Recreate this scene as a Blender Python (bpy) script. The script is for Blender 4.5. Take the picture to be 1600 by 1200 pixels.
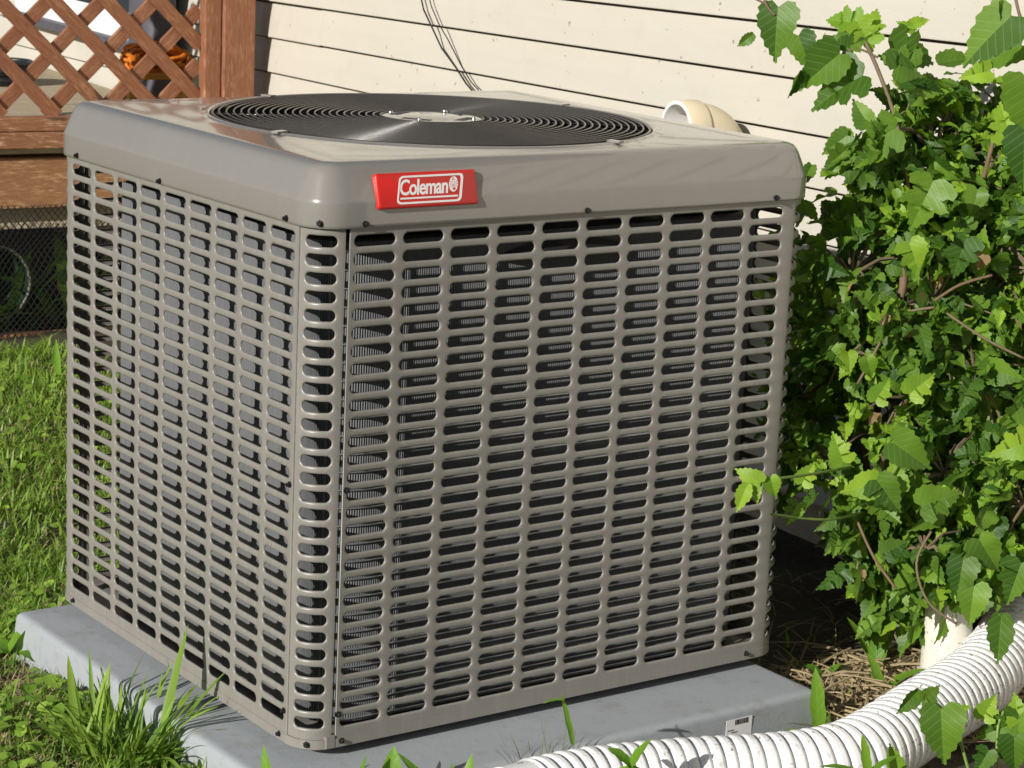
import bpy, bmesh, math, random
import numpy as np
from mathutils import Vector, Matrix
random.seed(7); rng = np.random.default_rng(7)
for o in list(bpy.data.objects): bpy.data.objects.remove(o)
SC = bpy.context.scene; COL = SC.collection
# ---------------------------------------------------------------- units: 1 unit = 3 inches, cabinet corner at the origin
S = 0.0762; Z0 = 10.2
def W3(x, y, z): return Vector((x*S, y*S, (z+Z0)*S))
# ---------------------------------------------------------------- camera
CR = Vector((0.81266817, -0.58097122, 0.04519824))
CD = Vector((-0.09367909, -0.20680541, -0.97388693))
CF = Vector((0.57514752, 0.78721278, -0.22248903))
CC = Vector((-20.1148317, -33.3185589, 6.58095283))
FP = 3624.238
cam = bpy.data.cameras.new('camera'); camo = bpy.data.objects.new('camera', cam); COL.objects.link(camo)
M = Matrix.Identity(4)
for i, c in enumerate((CR, -CD, -CF)):
    for j in range(3): M[j][i] = c[j]
M.translation = W3(*CC); camo.matrix_world = M
cam.sensor_width = 36; cam.lens = 36*FP/1600; cam.clip_start = 0.05; cam.clip_end = 2000
cam.dof.use_dof = True; cam.dof.focus_distance = 39.5*S; cam.dof.aperture_fstop = 30
SC.camera = camo
SC.render.engine = 'CYCLES'; cy = SC.cycles; cy.max_bounces = 5; cy.diffuse_bounces = 2; cy.glossy_bounces = 2; cy.transmission_bounces = 3; cy.transparent_max_bounces = 4
def at(px, py, d):                    # a point at depth d (units) for studying the photograph
    return CC + CF*d + CR*((px-800)/FP*d) + CD*((py-600)/FP*d)
def gz(x, y): return -10.2 - 0.037*min(max(y-3, 0), 60)
def onground(px, py, z=-10.2):
    d = CF + CR*((px-800)/FP) + CD*((py-600)/FP)
    return CC + d*((z-CC.z)/d.z)
# ---------------------------------------------------------------- world, sun, exposure
SUN = Vector((3.3, 1.0, -1.46)).normalized()
w = bpy.data.worlds.new('World'); SC.world = w; w.use_nodes = True
nt = w.node_tree; sky = nt.nodes.new('ShaderNodeTexSky'); sky.sky_type = 'NISHITA'; sky.sun_disc = False
sky.sun_elevation = math.asin(-SUN.z); sky.sun_rotation = math.atan2(-SUN.x, -SUN.y)
nt.links.new(sky.outputs[0], nt.nodes['Background'].inputs[0]); nt.nodes['Background'].inputs[1].default_value = 0.05
sl = bpy.data.lights.new('sun', 'SUN'); sl.energy = 5.0; sl.angle = math.radians(0.5); sl.color = (1, .97, .925)
so = bpy.data.objects.new('sun', sl); COL.objects.link(so); so.rotation_euler = SUN.to_track_quat('-Z', 'Y').to_euler()
so.location = (-5, -3, 5)
vs = SC.view_settings; vs.view_transform = 'Standard'; vs.look = 'None'; vs.exposure = 0.0; vs.gamma = 1.0; vs.use_curve_mapping = False
# ---------------------------------------------------------------- materials
class NB:
    def __init__(s, name):
        s.m = bpy.data.materials.new(name); s.m.use_nodes = True; s.t = s.m.node_tree; s.b = s.t.nodes['Principled BSDF']
        s.out = s.t.nodes['Material Output']
    def n(s, typ, **kw):
        nd = s.t.nodes.new(typ)
        for k, v in kw.items():
            if k in ('ins',):
                for kk, vv in v.items():
                    if isinstance(vv, bpy.types.NodeSocket): s.t.links.new(vv, nd.inputs[kk])
                    else: nd.inputs[kk].default_value = vv
            else: setattr(nd, k, v)
        return nd
    def noise(s, vec, scale, detail=3, rough=.5, dist=0):
        return s.n('ShaderNodeTexNoise', ins={'Vector': vec, 'Scale': scale, 'Detail': detail, 'Roughness': rough, 'Distortion': dist}).outputs[0]
    def ramp(s, fac, pts, interp='LINEAR'):
        r = s.n('ShaderNodeValToRGB', ins={0: fac}); r.color_ramp.interpolation = interp
        while len(r.color_ramp.elements) < len(pts): r.color_ramp.elements.new(.5)
        for e, (p, c) in zip(r.color_ramp.elements, pts):
            e.position = p; e.color = (*c, 1) if isinstance(c, tuple) else (c, c, c, 1)
        return r.outputs[0]
    def mix(s, fac, a, b, blend='MIX'):
        nd = s.n('ShaderNodeMix', data_type='RGBA', blend_type=blend)
        for k, v in ((0, fac), (6, a), (7, b)):
            if isinstance(v, bpy.types.NodeSocket): s.t.links.new(v, nd.inputs[k])
            elif k == 0: nd.inputs[0].default_value = v
            else: nd.inputs[k].default_value = (*v, 1)
        return nd.outputs[2]
    def math(s, op, a, b=0.0, c=None):
        nd = s.n('ShaderNodeMath', operation=op)
        for k, v in ((0, a), (1, b), (2, c)):
            if v is None: continue
            if isinstance(v, bpy.types.NodeSocket): s.t.links.new(v, nd.inputs[k])
            else: nd.inputs[k].default_value = v
        return nd.outputs[0]
    def bump(s, h, strength=.3, dist=.002):
        b = s.n('ShaderNodeBump', ins={'Strength': strength, 'Distance': dist, 'Height': h}); s.t.links.new(b.outputs[0], s.b.inputs['Normal']); return b
    def geo(s): return s.n('ShaderNodeNewGeometry')
    def pos(s): return s.geo().outputs['Position']
    def uv(s): return s.n('ShaderNodeTexCoord').outputs['UV']
    def map(s, vec, scale=(1, 1, 1), loc=None):
        m = s.n('ShaderNodeMapping', ins={'Vector': vec, 'Scale': scale})
        if loc is not None: s.t.links.new(loc, m.inputs['Location'])
        return m.outputs[0]
    def col(s, c):
        if isinstance(c, bpy.types.NodeSocket): s.t.links.new(c, s.b.inputs['Base Color'])
        else: s.b.inputs['Base Color'].default_value = (*c, 1)
    def set(s, **kw):
        for k, v in kw.items():
            if isinstance(v, bpy.types.NodeSocket): s.t.links.new(v, s.b.inputs[k.replace('_', ' ')])
            else: s.b.inputs[k.replace('_', ' ')].default_value = v
        return s
MAT = {}
def plain(name, col, rough=.5, metal=0, var=.12, scale=40, bump=0.0):
    n = NB(name); p = n.pos(); f = n.noise(p, scale, 4, .6)
    a = tuple(c*(1-var) for c in col); b = tuple(min(1, c*(1+var)) for c in col)
    n.col(n.mix(f, a, b)); n.set(Roughness=rough, Metallic=metal)
    if bump: n.bump(n.noise(p, scale*3, 4, .6), bump, .003)
    MAT[name] = n.m; return n.m
# painted sheet metal
n = NB('paint'); p = n.pos(); f = n.noise(p, 5, 4, .55); dust = n.noise(n.map(p, (9, 9, 2.2)), 4, 5, .65)
c = n.mix(f, (.217, .203, .179), (.247, .232, .205)); c = n.mix(n.math('MULTIPLY', n.ramp(dust, [(.52, 0.), (.75, 1.)]), (.34)), c, (.31, .29, .255))
st_ = n.noise(n.map(p, (70, 70, 1.5)), 1, 4, .7); c = n.mix(n.math('MULTIPLY', n.ramp(st_, [(.52, 0.), (.75, 1.)]), .3), c, (.36, .34, .3)); sp_ = n.noise(p, 160, 2, .5); c = n.mix(n.math('MULTIPLY', n.ramp(sp_, [(.70, 0.), (.76, 1.)]), .45), c, (.13, .115, .09))
n.col(c); n.set(Roughness=n.ramp(dust, [(.3, .3), (.75, .44)]))
n.bump(n.noise(p, 900, 2), .05, .0004); MAT['paint'] = n.m
# cap: same paint but a little glossier
n = NB('cap_paint'); p = n.pos(); f = n.noise(p, 4, 3, .5); dust = n.noise(n.map(p, (6, 6, 3)), 5, 5, .65)
c = n.mix(f, (.222, .208, .184), (.25, .236, .21)); c = n.mix(n.math('MULTIPLY', n.ramp(dust, [(.5, 0.), (.75, 1.)]), .18), c, (.31, .29, .255))
n.col(c); n.set(Roughness=n.ramp(dust, [(.3, .17), (.75, .26)])); n.set(Coat_Weight=.9, Coat_Roughness=.06); n.bump(n.noise(p, 12, 2), .03, .004); MAT['cap'] = n.m
plain('black_wire', (.06, .056, .05), .25, .3, .2)
plain('screw', (.018, .017, .016), .42, .3, .2, 300)
plain('dark_metal', (.022, .022, .024), .5, .2)
plain('bolt', (.55, .55, .52), .35, 1.0)
plain('red', (.62, .022, .016), .32, 0, .06)
plain('white_print', (.82, .81, .79), .4, 0, .03)
plain('black_plastic', (.02, .02, .021), .5, 0, .2)
plain('copper', (.45, .2, .1), .35, .9)
plain('foot', (.03, .03, .03), .8)
# coil fins
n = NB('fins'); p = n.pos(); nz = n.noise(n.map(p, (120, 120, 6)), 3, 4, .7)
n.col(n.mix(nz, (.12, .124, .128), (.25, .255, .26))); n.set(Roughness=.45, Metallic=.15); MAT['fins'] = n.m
plain('tube', (.5, .51, .52), .3, .8, .1)
# pad
n = NB('pad'); p = n.pos(); f = n.noise(p, 9, 5, .6); sp = n.noise(p, 420, 2, .6); sc = n.noise(n.map(p, (30, 5, 20)), 3, 6, .7, .6); spl = n.noise(p, 38, 6, .75)
c = n.mix(f, (.315, .335, .355), (.37, .388, .405)); c = n.mix(n.math('MULTIPLY', n.ramp(sp, [(.45, 0.), (.7, 1.)]), .2), c, (.44, .465, .485))
c = n.mix(n.math('MULTIPLY', n.ramp(sc, [(.62, 0.), (.72, 1.)]), .3), c, (.6, .61, .6)); dirt = n.noise(p, 16, 5, .7)
c = n.mix(n.math('MULTIPLY', n.ramp(dirt, [(.55, 0.), (.8, 1.)]), .55), c, (.19, .18, .145))
c = n.mix(n.math('MULTIPLY', n.ramp(spl, [(.56, 0.), (.68, 1.)]), .4), c, (.2, .175, .13)); n.col(c); n.set(Roughness=.62); n.bump(n.math('ADD', n.noise(p, 260, 3), n.math('MULTIPLY', n.noise(p, 25, 3), 2.)), .22, .0016); MAT['pad'] = n.m
# siding
n = NB('siding'); p = n.pos(); f = n.noise(p, 1.6, 4, .6); g = n.noise(n.map(p, (60, 3, 60)), 6, 4, .6); sp = n.noise(p, 55, 2, .5); sm = n.noise(p, 5, 5, .7)
info = n.n('ShaderNodeObjectInfo').outputs['Random']
c = n.mix(f, (.55, .515, .435), (.59, .555, .475)); c = n.mix(n.math('MULTIPLY', g, .16), c, (.45, .41, .33)); c = n.mix(n.math('MULTIPLY', info, .12), c, (.58, .54, .45))
c = n.mix(n.math('MULTIPLY', n.ramp(sm, [(.55, 0.), (.8, 1.)]), .22), c, (.38, .335, .25)); c = n.mix(n.math('MULTIPLY', n.ramp(sp, [(.715, 0.), (.75, 1.)]), .7), c, (.16, .13, .09))
n.col(c); n.set(Roughness=.55); n.bump(n.math('ADD', n.math('MULTIPLY', g, .25), n.math('MULTIPLY', n.noise(n.map(p, (1, 1, 3)), 4, 2), 2.5)), .5, .004); MAT['siding'] = n.m
plain('sheathing', (.08, .07, .06), .9); plain('pvc_cream', (.70, .6, .41), .4, 0, .05, 12); plain('pvc_white', (.82, .81, .76), .4, 0, .04, 12)
# stained wood, grain along U
def wood(name, c0, c1, pale, amt, dirtc=(.06, .025, .012)):
    n = NB(name); u = n.uv(); r = n.n('ShaderNodeObjectInfo').outputs['Random']
    cb = n.n('ShaderNodeCombineXYZ', ins={0: n.math('MULTIPLY', r, 37.), 1: n.math('MULTIPLY', r, 11.)}).outputs[0]
    q = n.map(u, (.35, 3.2, 1), cb); g = n.noise(q, 5, 6, .62, .9); k = n.noise(n.map(u, (.6, 1.2, 1), cb), 1.6, 5, .7, .4); fine = n.noise(n.map(u, (1.5, 40, 1), cb), 4, 3, .6)
    kn = n.noise(n.map(u, (.5, 1.1, 1), cb), 1.1, 2, .4)
    c = n.mix(n.ramp(g, [(.32, 0.), (.7, 1.)]), c0, c1); c = n.mix(n.math('MULTIPLY', n.ramp(fine, [(.4, 0.), (.75, 1.)]), .4), c, dirtc)
    c = n.mix(n.math('MULTIPLY', n.ramp(n.math('MULTIPLY', k, g), [(.27, 0.), (.40, 1.)]), amt), c, pale)
    c = n.mix(n.ramp(kn, [(.7, 0.), (.76, .8)]), c, dirtc)
    n.col(c); n.set(Roughness=.7); n.bump(n.math('ADD', g, fine), .5, .002); MAT[name] = n.m
wood('wood_red', (.225, .08, .034), (.36, .148, .068), (.54, .3, .18), .45)
wood('wood_worn', (.23, .09, .036), (.38, .175, .08), (.66, .43, .27), .95)
wood('wood_fascia', (.27, .12, .05), (.40, .2, .09), (.62, .42, .2), .8)
wood('wood_floor', (.42, .33, .2), (.58, .49, .33), (.62, .55, .42), .5, (.15, .11, .06))
# leaves
def leafmat(name, dark, light, trans, veinc, rough=.44, cheap=False):
    n = NB(name); u = n.uv(); sep = n.n('ShaderNodeSeparateXYZ', ins={0: u}); ax = n.math('ABSOLUTE', sep.outputs[0]); y = sep.outputs[1]
    sv = n.math('SUBTRACT', y, n.math('MULTIPLY', ax, .8)); saw = n.math('PINGPONG', sv, .085); vein = n.ramp(saw, [(.0, 1.), (.016, .0)])
    mid = n.ramp(ax, [(.0, 1.), (.018, .0)]); vv = n.math('MAXIMUM', vein, mid)
    r = n.math('FRACT', n.math('ADD', n.n('ShaderNodeObjectInfo').outputs['Random'], n.geo().outputs['Random Per Island']))
    c = n.mix(r, dark, light)
    n.set(Roughness=rough); n.b.inputs['Specular IOR Level'].default_value = .34
    if not cheap:
        mot = n.noise(n.pos(), 60, 2, .6); c = n.mix(n.math('MULTIPLY', mot, .3), c, dark); c = n.mix(n.math('MULTIPLY', vv, .3), c, veinc)
        b = n.bump(n.math('ADD', n.math('MULTIPLY', n.ramp(saw, [(.0, 0.), (.03, 1.)]), .4), n.math('MULTIPLY', mot, .9)), .22, .0018)
    n.col(c)
    tr = n.n('ShaderNodeBsdfTranslucent'); tc = n.mix(1., c, trans, 'MULTIPLY'); n.t.links.new(tc, tr.inputs[0])
    ad = n.n('ShaderNodeMixShader', ins={0: .36}); n.t.links.new(n.b.outputs[0], ad.inputs[1]); n.t.links.new(tr.outputs[0], ad.inputs[2]); n.t.links.new(ad.outputs[0], n.out.inputs[0])
    MAT[name] = n.m
leafmat('leaf', (.032, .09, .012), (.19, .33, .032), (1.5, 1.6, .7), (.24, .40, .09))
leafmat('young_leaf', (.15, .29, .022), (.31, .46, .04), (1.5, 1.6, .6), (.38, .52, .12))
leafmat('weed_leaf', (.11, .25, .02), (.22, .40, .035), (1.5, 1.6, .6), (.32, .5, .14))
leafmat('grass', (.10, .20, .024), (.31, .45, .075), (1.5, 1.5, .6), (.2, .3, .06), .45, True)
leafmat('clover', (.14, .27, .03), (.32, .47, .07), (1.5, 1.5, .6), (.2, .36, .08), .45, True)
leafmat('fine_grass', (.10, .14, .05), (.17, .22, .08), (1.3, 1.3, .7), (.2, .25, .1), .5, True)
leafmat('dry_leaf', (.30, .20, .09), (.46, .33, .16), (1., .9, .7), (.5, .4, .2), .7)
plain('straw', (.36, .275, .15), .75, 0, .35, 30); plain('twig', (.17, .125, .075), .8, 0, .3, 60, .3); plain('bark', (.17, .11, .06), .85, 0, .35, 40, .5)
plain('stem_green', (.17, .27, .05), .5, 0, .2, 60)
n = NB('soil'); p = n.pos(); f = n.noise(p, 7, 6, .65); f2 = n.noise(p, 60, 5, .7)
c = n.mix(n.ramp(f2, [(.35, 0.), (.7, 1.)]), (.03, .023, .014), (.10, .076, .046)); c = n.mix(n.ramp(f, [(.45, 0.), (.7, 1.)]), c, (.075, .08, .028))
n.col(c); n.set(Roughness=.95); n.bump(f2, .9, .012); MAT['soil'] = n.m
n = NB('corrugated'); p = n.pos(); sp = n.noise(n.map(p, (90, 90, 140)), 1.6, 2, .5); ms = n.noise(p, 9, 3, .6); gr = n.noise(p, 14, 4, .6)
c = n.mix(gr, (.8, .8, .79), (.86, .86, .85)); spots = n.math('MULTIPLY', n.ramp(sp, [(.62, 0.), (.67, 1.)]), n.ramp(ms, [(.42, 0.), (.55, 1.)]))
c = n.mix(n.math('MULTIPLY', spots, .85), c, (.2, .13, .06)); c = n.mix(n.math('MULTIPLY', n.ramp(gr, [(.5, 0.), (.75, 1.)]), .35), c, (.5, .46, .37)); c = n.mix(n.math('MULTIPLY', n.ramp(n.noise(p, 45, 5, .7), [(.58, 0.), (.7, 1.)]), .5), c, (.25, .19, .11))
n.col(c); n.set(Roughness=.5); MAT['corrugated'] = n.m
n = NB('pvc_spotted'); p = n.pos(); sp = n.noise(n.map(p, (150, 150, 110)), 1.8, 2, .5)
c = n.mix(n.noise(p, 20, 4, .6), (.7, .66, .56), (.78, .75, .66)); c = n.mix(n.ramp(sp, [(.65, 0.), (.70, .8)]), c, (.25, .15, .07)); n.col(c); n.set(Roughness=.5); MAT['pvc_spotted'] = n.m
plain('net', (.005, .005, .005), .95); plain('dark_green_plastic', (.015, .045, .02), .45, 0, .3, 30); plain('pale_rim', (.2, .21, .16), .6); plain('concrete', (.5, .42, .3), .85, 0, .2, 30, .3)
plain('orange', (.72, .2, .012), .55, 0, .35, 50); plain('yellow', (.72, .38, .05), .5, 0, .2, 30); plain('white_plastic', (.8, .8, .79), .4, 0, .05, 10); plain('dark_glass', (.03, .04, .045), .1, 0, .2, 4); plain('grey_frame', (.28, .3, .31), .5); plain('tarp', (.09, .085, .1), .55, 0, .3, 20)
plain('cyan', (.05, .5, .6), .5); plain('rubber', (.015, .015, .016), .4)
# ---------------------------------------------------------------- mesh helpers
class MB:
    def __init__(s): s.v = []; s.f = []; s.uv = None
    def add(s, vs, fs):
        o = len(s.v); s.v.extend(Vector(v) for v in vs); s.f.extend(tuple(i+o for i in f) for f in fs); return s
    def box(s, c, ax, hs, ch=0.0):
        """beveled bar: centre, three axes, half sizes; long axis first"""
        c = Vector(c); a, b, d = (Vector(x) for x in ax); hx, hy, hz = hs
        if ch <= 0: prof = [(-hy, -hz), (hy, -hz), (hy, hz), (-hy, hz)]
        else: prof = [(-hy+ch, -hz), (hy-ch, -hz), (hy, -hz+ch), (hy, hz-ch), (hy-ch, hz), (-hy+ch, hz), (-hy, hz-ch), (-hy, -hz+ch)]
        n_ = len(prof); vs = [c+a*sx*hx+b*q[0]+d*q[1] for sx in (-1, 1) for q in prof]
        fs = [(i, (i+1) % n_, n_+(i+1) % n_, n_+i) for i in range(n_)]+[tuple(range(n_-1, -1, -1)), tuple(range(n_, 2*n_))]
        return s.add(vs, fs)
    def tube(s, pts, rad, seg=8, cap=True):
        pts = [Vector(p_) for p_ in pts]; N = len(pts); up = Vector((0, 0, 1)); vs = []; fs = []
        if not isinstance(rad, (list, tuple)): rad = [rad]*N
        prev = None
        for i, p_ in enumerate(pts):
            t = (pts[min(i+1, N-1)]-pts[max(i-1, 0)]).normalized()
            if prev is None: prev = t.orthogonal().normalized()
            b = (prev-t*prev.dot(t)).normalized(); prev = b; c_ = t.cross(b)
            for k in range(seg):
                th = 2*math.pi*k/seg; vs.append(p_+(b*math.cos(th)+c_*math.sin(th))*rad[i])
        for i in range(N-1):
            for k in range(seg): fs.append((i*seg+k, i*seg+(k+1) % seg, (i+1)*seg+(k+1) % seg, (i+1)*seg+k))
        if cap: fs += [tuple(range(seg-1, -1, -1)), tuple((N-1)*seg+k for k in range(seg))]
        return s.add(vs, fs)
    def ring(s, c, R, r, n1=72, n2=6, ax=(Vector((1, 0, 0)), Vector((0, 1, 0)))):
        c = Vector(c); a, b = (Vector(x) for x in ax); d = a.cross(b); vs = []; fs = []
        for i in range(n1):
            t = 2*math.pi*i/n1; e = a*math.cos(t)+b*math.sin(t)
            for k in range(n2):
                u = 2*math.pi*k/n2; vs.append(c+e*(R+r*math.cos(u))+d*r*math.sin(u))
        for i in range(n1):
            for k in range(n2): fs.append((i*n2+k, ((i+1) % n1)*n2+k, ((i+1) % n1)*n2+(k+1) % n2, i*n2+(k+1) % n2))
        return s.add(vs, fs)
    def lathe(s, c, prof, n=32, ax=(Vector((1, 0, 0)), Vector((0, 1, 0)), Vector((0, 0, 1)))):
        c = Vector(c); a, b, d = (Vector(x) for x in ax); vs = []; fs = []; m = len(prof)
        for i in range(n):
            t = 2*math.pi*i/n; e = a*math.cos(t)+b*math.sin(t)
            for (r_, z_) in prof: vs.append(c+e*r_+d*z_)
        for i in range(n):
            for k in range(m-1): fs.append((i*m+k, ((i+1) % n)*m+k, ((i+1) % n)*m+k+1, i*m+k+1))
        return s.add(vs, fs)
    def mesh(s, name, origin=(0, 0, 0), smooth=False, uvfn=None):
        me = bpy.data.meshes.new(name); o = Vector(origin)
        me.from_pydata([tuple((v-o)*S) for v in s.v], [], s.f); me.validate(); me.update()
        if smooth: me.polygons.foreach_set('use_smooth', [True]*len(me.polygons))
        if uvfn:
            l = me.uv_layers.new(name='UVMap'); d = np.array([uvfn(v) for v in s.v]); idx = np.empty(len(me.loops), int); me.loops.foreach_get('vertex_index', idx)
            l.data.foreach_set('uv', d[idx].astype(np.float32).ravel())
        return me
def sharp(me, ang=40): me.set_sharp_from_angle(angle=math.radians(ang))
def tag(o, label=None, cat=None, group=None, kind=None):
    if label: o['label'] = label
    if cat: o['category'] = cat
    if group: o['group'] = group
    if kind: o['kind'] = kind
    return o
def empty(name, org, label, cat, group=None):
    o = bpy.data.objects.new(name, None); COL.objects.link(o); o.location = W3(*org); o.empty_display_size = .05; o['org'] = list(org)
    tag(o, label, cat, group); return o
def put(name, mb, mat, parent=None, org=None, smooth=False, uvfn=None, ang=None, label=None):
    """link a mesh object; as a part its origin is the thing's origin"""
    if parent is not None:
        r = parent
        while r.parent is not None: r = r.parent
        org = tuple(r['org']) if 'org' in r else (0, 0, 0)
    elif org is None: org = tuple(mb.v[0])
    me = mb.mesh(name, org, smooth, uvfn)
    if ang: sharp(me, ang)
    o = bpy.data.objects.new(name, me); COL.objects.link(o); me.materials.append(MAT[mat])
    if parent is not None: o.parent = parent
    else: o.location = W3(*org); o['org'] = list(org)
    if label: o['label'] = label
    return o
def loft_early(secs):
    m = MB(); V = []
    for (c, hx, hy) in secs:
        for i in range(16):
            t = 2*math.pi*i/16; q = (abs(math.cos(t))**.5*math.copysign(1, math.cos(t)), abs(math.sin(t))**.5*math.copysign(1, math.sin(t))); V.append(Vector(c)+Vector((q[0]*hx, q[1]*hy, .05*math.sin(3*t))))
    L = len(secs); m.add(V, [(j*16+i, j*16+(i+1) % 16, (j+1)*16+(i+1) % 16, (j+1)*16+i) for j in range(L-1) for i in range(16)]+[tuple((L-1)*16+i for i in range(16))]); return m
X, Y, Zv = Vector((1, 0, 0)), Vector((0, 1, 0)), Vector((0, 0, 1))
def lin(c, a, b):          # uv along a board: (length, width)
    c = Vector(c); a = Vector(a); b = Vector(b)
    d = a.cross(b)
    return lambda v: ((v-c).dot(a), (v-c).dot(b)+(v-c).dot(d))
def board(name, c, ax, hs, mat, parent, ch=.02, label=None):
    return put(name, MB().box(c, ax, hs, ch), mat, parent, uvfn=lin(c, ax[0], ax[1]), label=label)
# ================================================================ ground
xs = sorted(set([-20000, -6000, -2000, -700, -250, -120, -70, -45]+list(range(-30, 41))+[46, 60, 90, 160, 300, 700, 2000, 6000, 20000]))
ys = sorted(set([-20000, -6000, -2000, -700, -250, -120, -70, -45]+list(range(-30, 64))+[70, 90, 160, 300, 700, 2000, 6000, 20000]))
mb = MB(); vs = []
def gnoise(x, y): return (.09*math.sin(x*1.3+.7*math.sin(y*.8))+.08*math.cos(y*1.1+x*.4)+.05*math.sin(2.7*x-1.9*y)) if -30 < x < 41 and -30 < y < 64 else 0
for yy in ys:
    for xx in xs: vs.append((xx, yy, gz(xx, yy)+gnoise(xx, yy)-.05))
nx = len(xs); mb.add(vs, [(j*nx+i, j*nx+i+1, (j+1)*nx+i+1, (j+1)*nx+i) for j in range(len(ys)-1) for i in range(nx-1)])
g = put('ground', mb, 'soil', org=(0, 0, -10.2), smooth=True); tag(g, kind='structure')
# ================================================================ house
UW = Vector((.1221, .9925, 0)); NW = Vector((-.9925, .1221, 0)); PW = Vector((20.96, 14.8, 1.29)); SL = -.019
house = empty('house', (20.96, 14.8, -11), 'house wall clad in cream horizontal lap siding behind the condenser unit', 'house')
EX = 1.333; TH = .235
def course(t0, t1, k, zadj=0.0, extra=0.0):
    """one siding board between t0 and t1 along the wall; its bottom edge is line k (line 1 through PW)"""
    mb_ = MB(); zb = PW.z+.02+(1-k)*EX+zadj; vs_ = []; N = 2
    prof = [(-.03, .03), (TH+extra-.03, .03), (TH+extra-.02, .0), (TH+extra, .004), (TH+extra+.006, .03), (TH*.66+extra, EX*.52), (.05+extra, EX-.085), (-.03, EX-.085)]
    for i in range(N):
        t = t0+(t1-t0)*i/(N-1)
        for (o_, h_) in prof: vs_.append(PW+UW*t+NW*o_+Vector((0, 0, zb-PW.z+h_+SL*t)))
    m = len(prof); fs_ = [(i, i+1, m+i+1, m+i) for i in range(m-1)]+[tuple(range(m)), tuple(range(2*m-1, m-1, -1))]
    mb_.add(vs_, fs_); return put('siding_board', mb_, 'siding', house)
T_END = 70.; T_SEAM = 24.9
for k in range(-10, 10):
    if k in (2,):
        course(T_SEAM, T_END, k, -.02, .012); course(-40, T_SEAM+.3, k, 0, 0)
    elif k % 3 == 0:
        sx = {0: 30., 3: 40, -3: 10, 6: -5., 9: 3}.get(k, 5.); course(sx, T_END, k, -.01, .01); course(-40, sx+.3, k)
    else: course(-40, T_END, k)
put('sheathing', MB().box(PW+UW*15-NW*1.0+Vector((0, 0, 0)), (UW, NW, Zv), (55.5, .98, 20)), 'sheathing', house)
put('foundation', MB().box(PW+UW*15-NW*.9+Vector((0, 0, -11.5)), (UW, NW, Zv), (55.5, .9, 1.45)), 'concrete', house)
# ================================================================ deck with lattice
E1 = Vector((-.9925, .1221, 0)); E2 = Vector((.1221, .9925, 0)); Q = Vector((23.75, 44.8, 0))
def K(a, b, z): return Q+E1*a+E2*b+Vector((0, 0, z))
deck = empty('wooden_deck', tuple(K(6, 0, -12)), 'red-brown stained wooden deck with diagonal lattice screen and square post', 'deck')
board('post', K(.63, -.15, 3), (Zv, E1, E2), (15, .63, .62), 'wood_red', deck, .04)
board('trim', K(1.62, -.28, 3.2), (Zv, E1, E2), (7.2, .335, .3), 'wood_red', deck, .04)
board('rail', K(12.8, -.32, -3.8), (E1, Zv, E2), (11.5, .25, .34), 'wood_worn', deck, .03)
board('deck_edge', K(12.8, -.42, -4.36), (E1, Zv, E2), (11.5, .29, .46), 'wood_worn', deck, .03)
board('fascia', K(12.4, -.1, -5.99), (E1, Zv, E2), (12, .93, .28), 'wood_fascia', deck, .03)
board('joist', K(12.4, 3., -5.6), (E1, Zv, E2), (12, .6, .3), 'wood_red', deck, .03)
for i in range(17):
    board('floor_board', K(12, .75+i*1.84, -4.72), (E1, E2, Zv), (12.5, .88, .22), 'wood_floor', deck, .03)
# lattice slats
lz0, lz1, la0, la1 = -3.55, 8., 1.95, 24.
def slat(c0, sgn, b):
    # line a = c0 + sgn*(z-lz0); clip to the panel
    za, zb = lz0, lz1
    pts = []
    for z_ in (za, zb):
        pts.append((c0+sgn*(z_-lz0), z_))
    (a0, z0_), (a1, z1_) = pts
    def clip(a, z_, a2, z2):
        for lim in (la0, la1):
            pass
        return a, z_
    zl = [za, zb]
    for lim in (la0, la1):
        zc = lz0+(lim-c0)/sgn
        if (lim == la0 and sgn > 0) or (lim == la1 and sgn < 0): zl[0] = max(zl[0], zc)
        else: zl[1] = min(zl[1], zc)
    if zl[1]-zl[0] < .6: return
    A = K(c0+sgn*(zl[0]-lz0), b, zl[0]); B = K(c0+sgn*(zl[1]-lz0), b, zl[1]); d = (B-A); L = d.length; d.normalize(); nrm = E2; wd = nrm.cross(d)
    board('lattice_slat', (A+B)/2, (d, wd, nrm), (L/2, .255, .085), 'wood_red', deck, .015)
SP = 2.03
for i in range(-8, 14):
    slat(3.45+i*SP, 1.0, -.1)
    slat(1.82+i*SP, -1.0, .09)
# window in the wall above the deck and things on the deck
def WL(b, o_, z): return PW+UW*(30.1+b)+NW*(TH+o_)+Vector((0, 0, z-PW.z))
win = put('window', MB().box(WL(20.5, .12, 2.2), (UW, Zv, NW), (11., 4.3, .1)), 'white_plastic', house)
for j, (b0, b1) in enumerate(((10., 13.8), (14.4, 18.2), (18.8, 24.6), (25.2, 31))):
    put('pane', MB().box(WL((b0+b1)/2, .2, 2.4), (UW, Zv, NW), ((b1-b0)/2, 3.3, .06)), 'dark_glass', win)
    put('frame', MB().box(WL(b1+.28, .24, 2.4), (UW, Zv, NW), (.16, 3.4, .1), .03), 'grey_frame', win)
put('sill', MB().box(WL(20.5, .3, -2.3), (UW, Zv, NW), (11.4, .2, .45), .04), 'tarp', win)
gr = empty('covered_grill', tuple(K(.55, 9, -4.5)), 'black covered grill against the wall behind the lattice near the post', 'grill')
put('cover', loft_early([(K(.55, 9, z_), hx, hy) for z_, hx, hy in ((-4.4, .75, 1.3), (-2, .7, 1.2), (.6, .68, 1.15), (1.3, .5, 1.0), (1.6, .2, .7))]), 'tarp', gr, smooth=True)
st = empty('step_stool', tuple(K(2.2, 4, -4.5)), 'yellow step stool standing behind the lattice near the post', 'stool')
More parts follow.
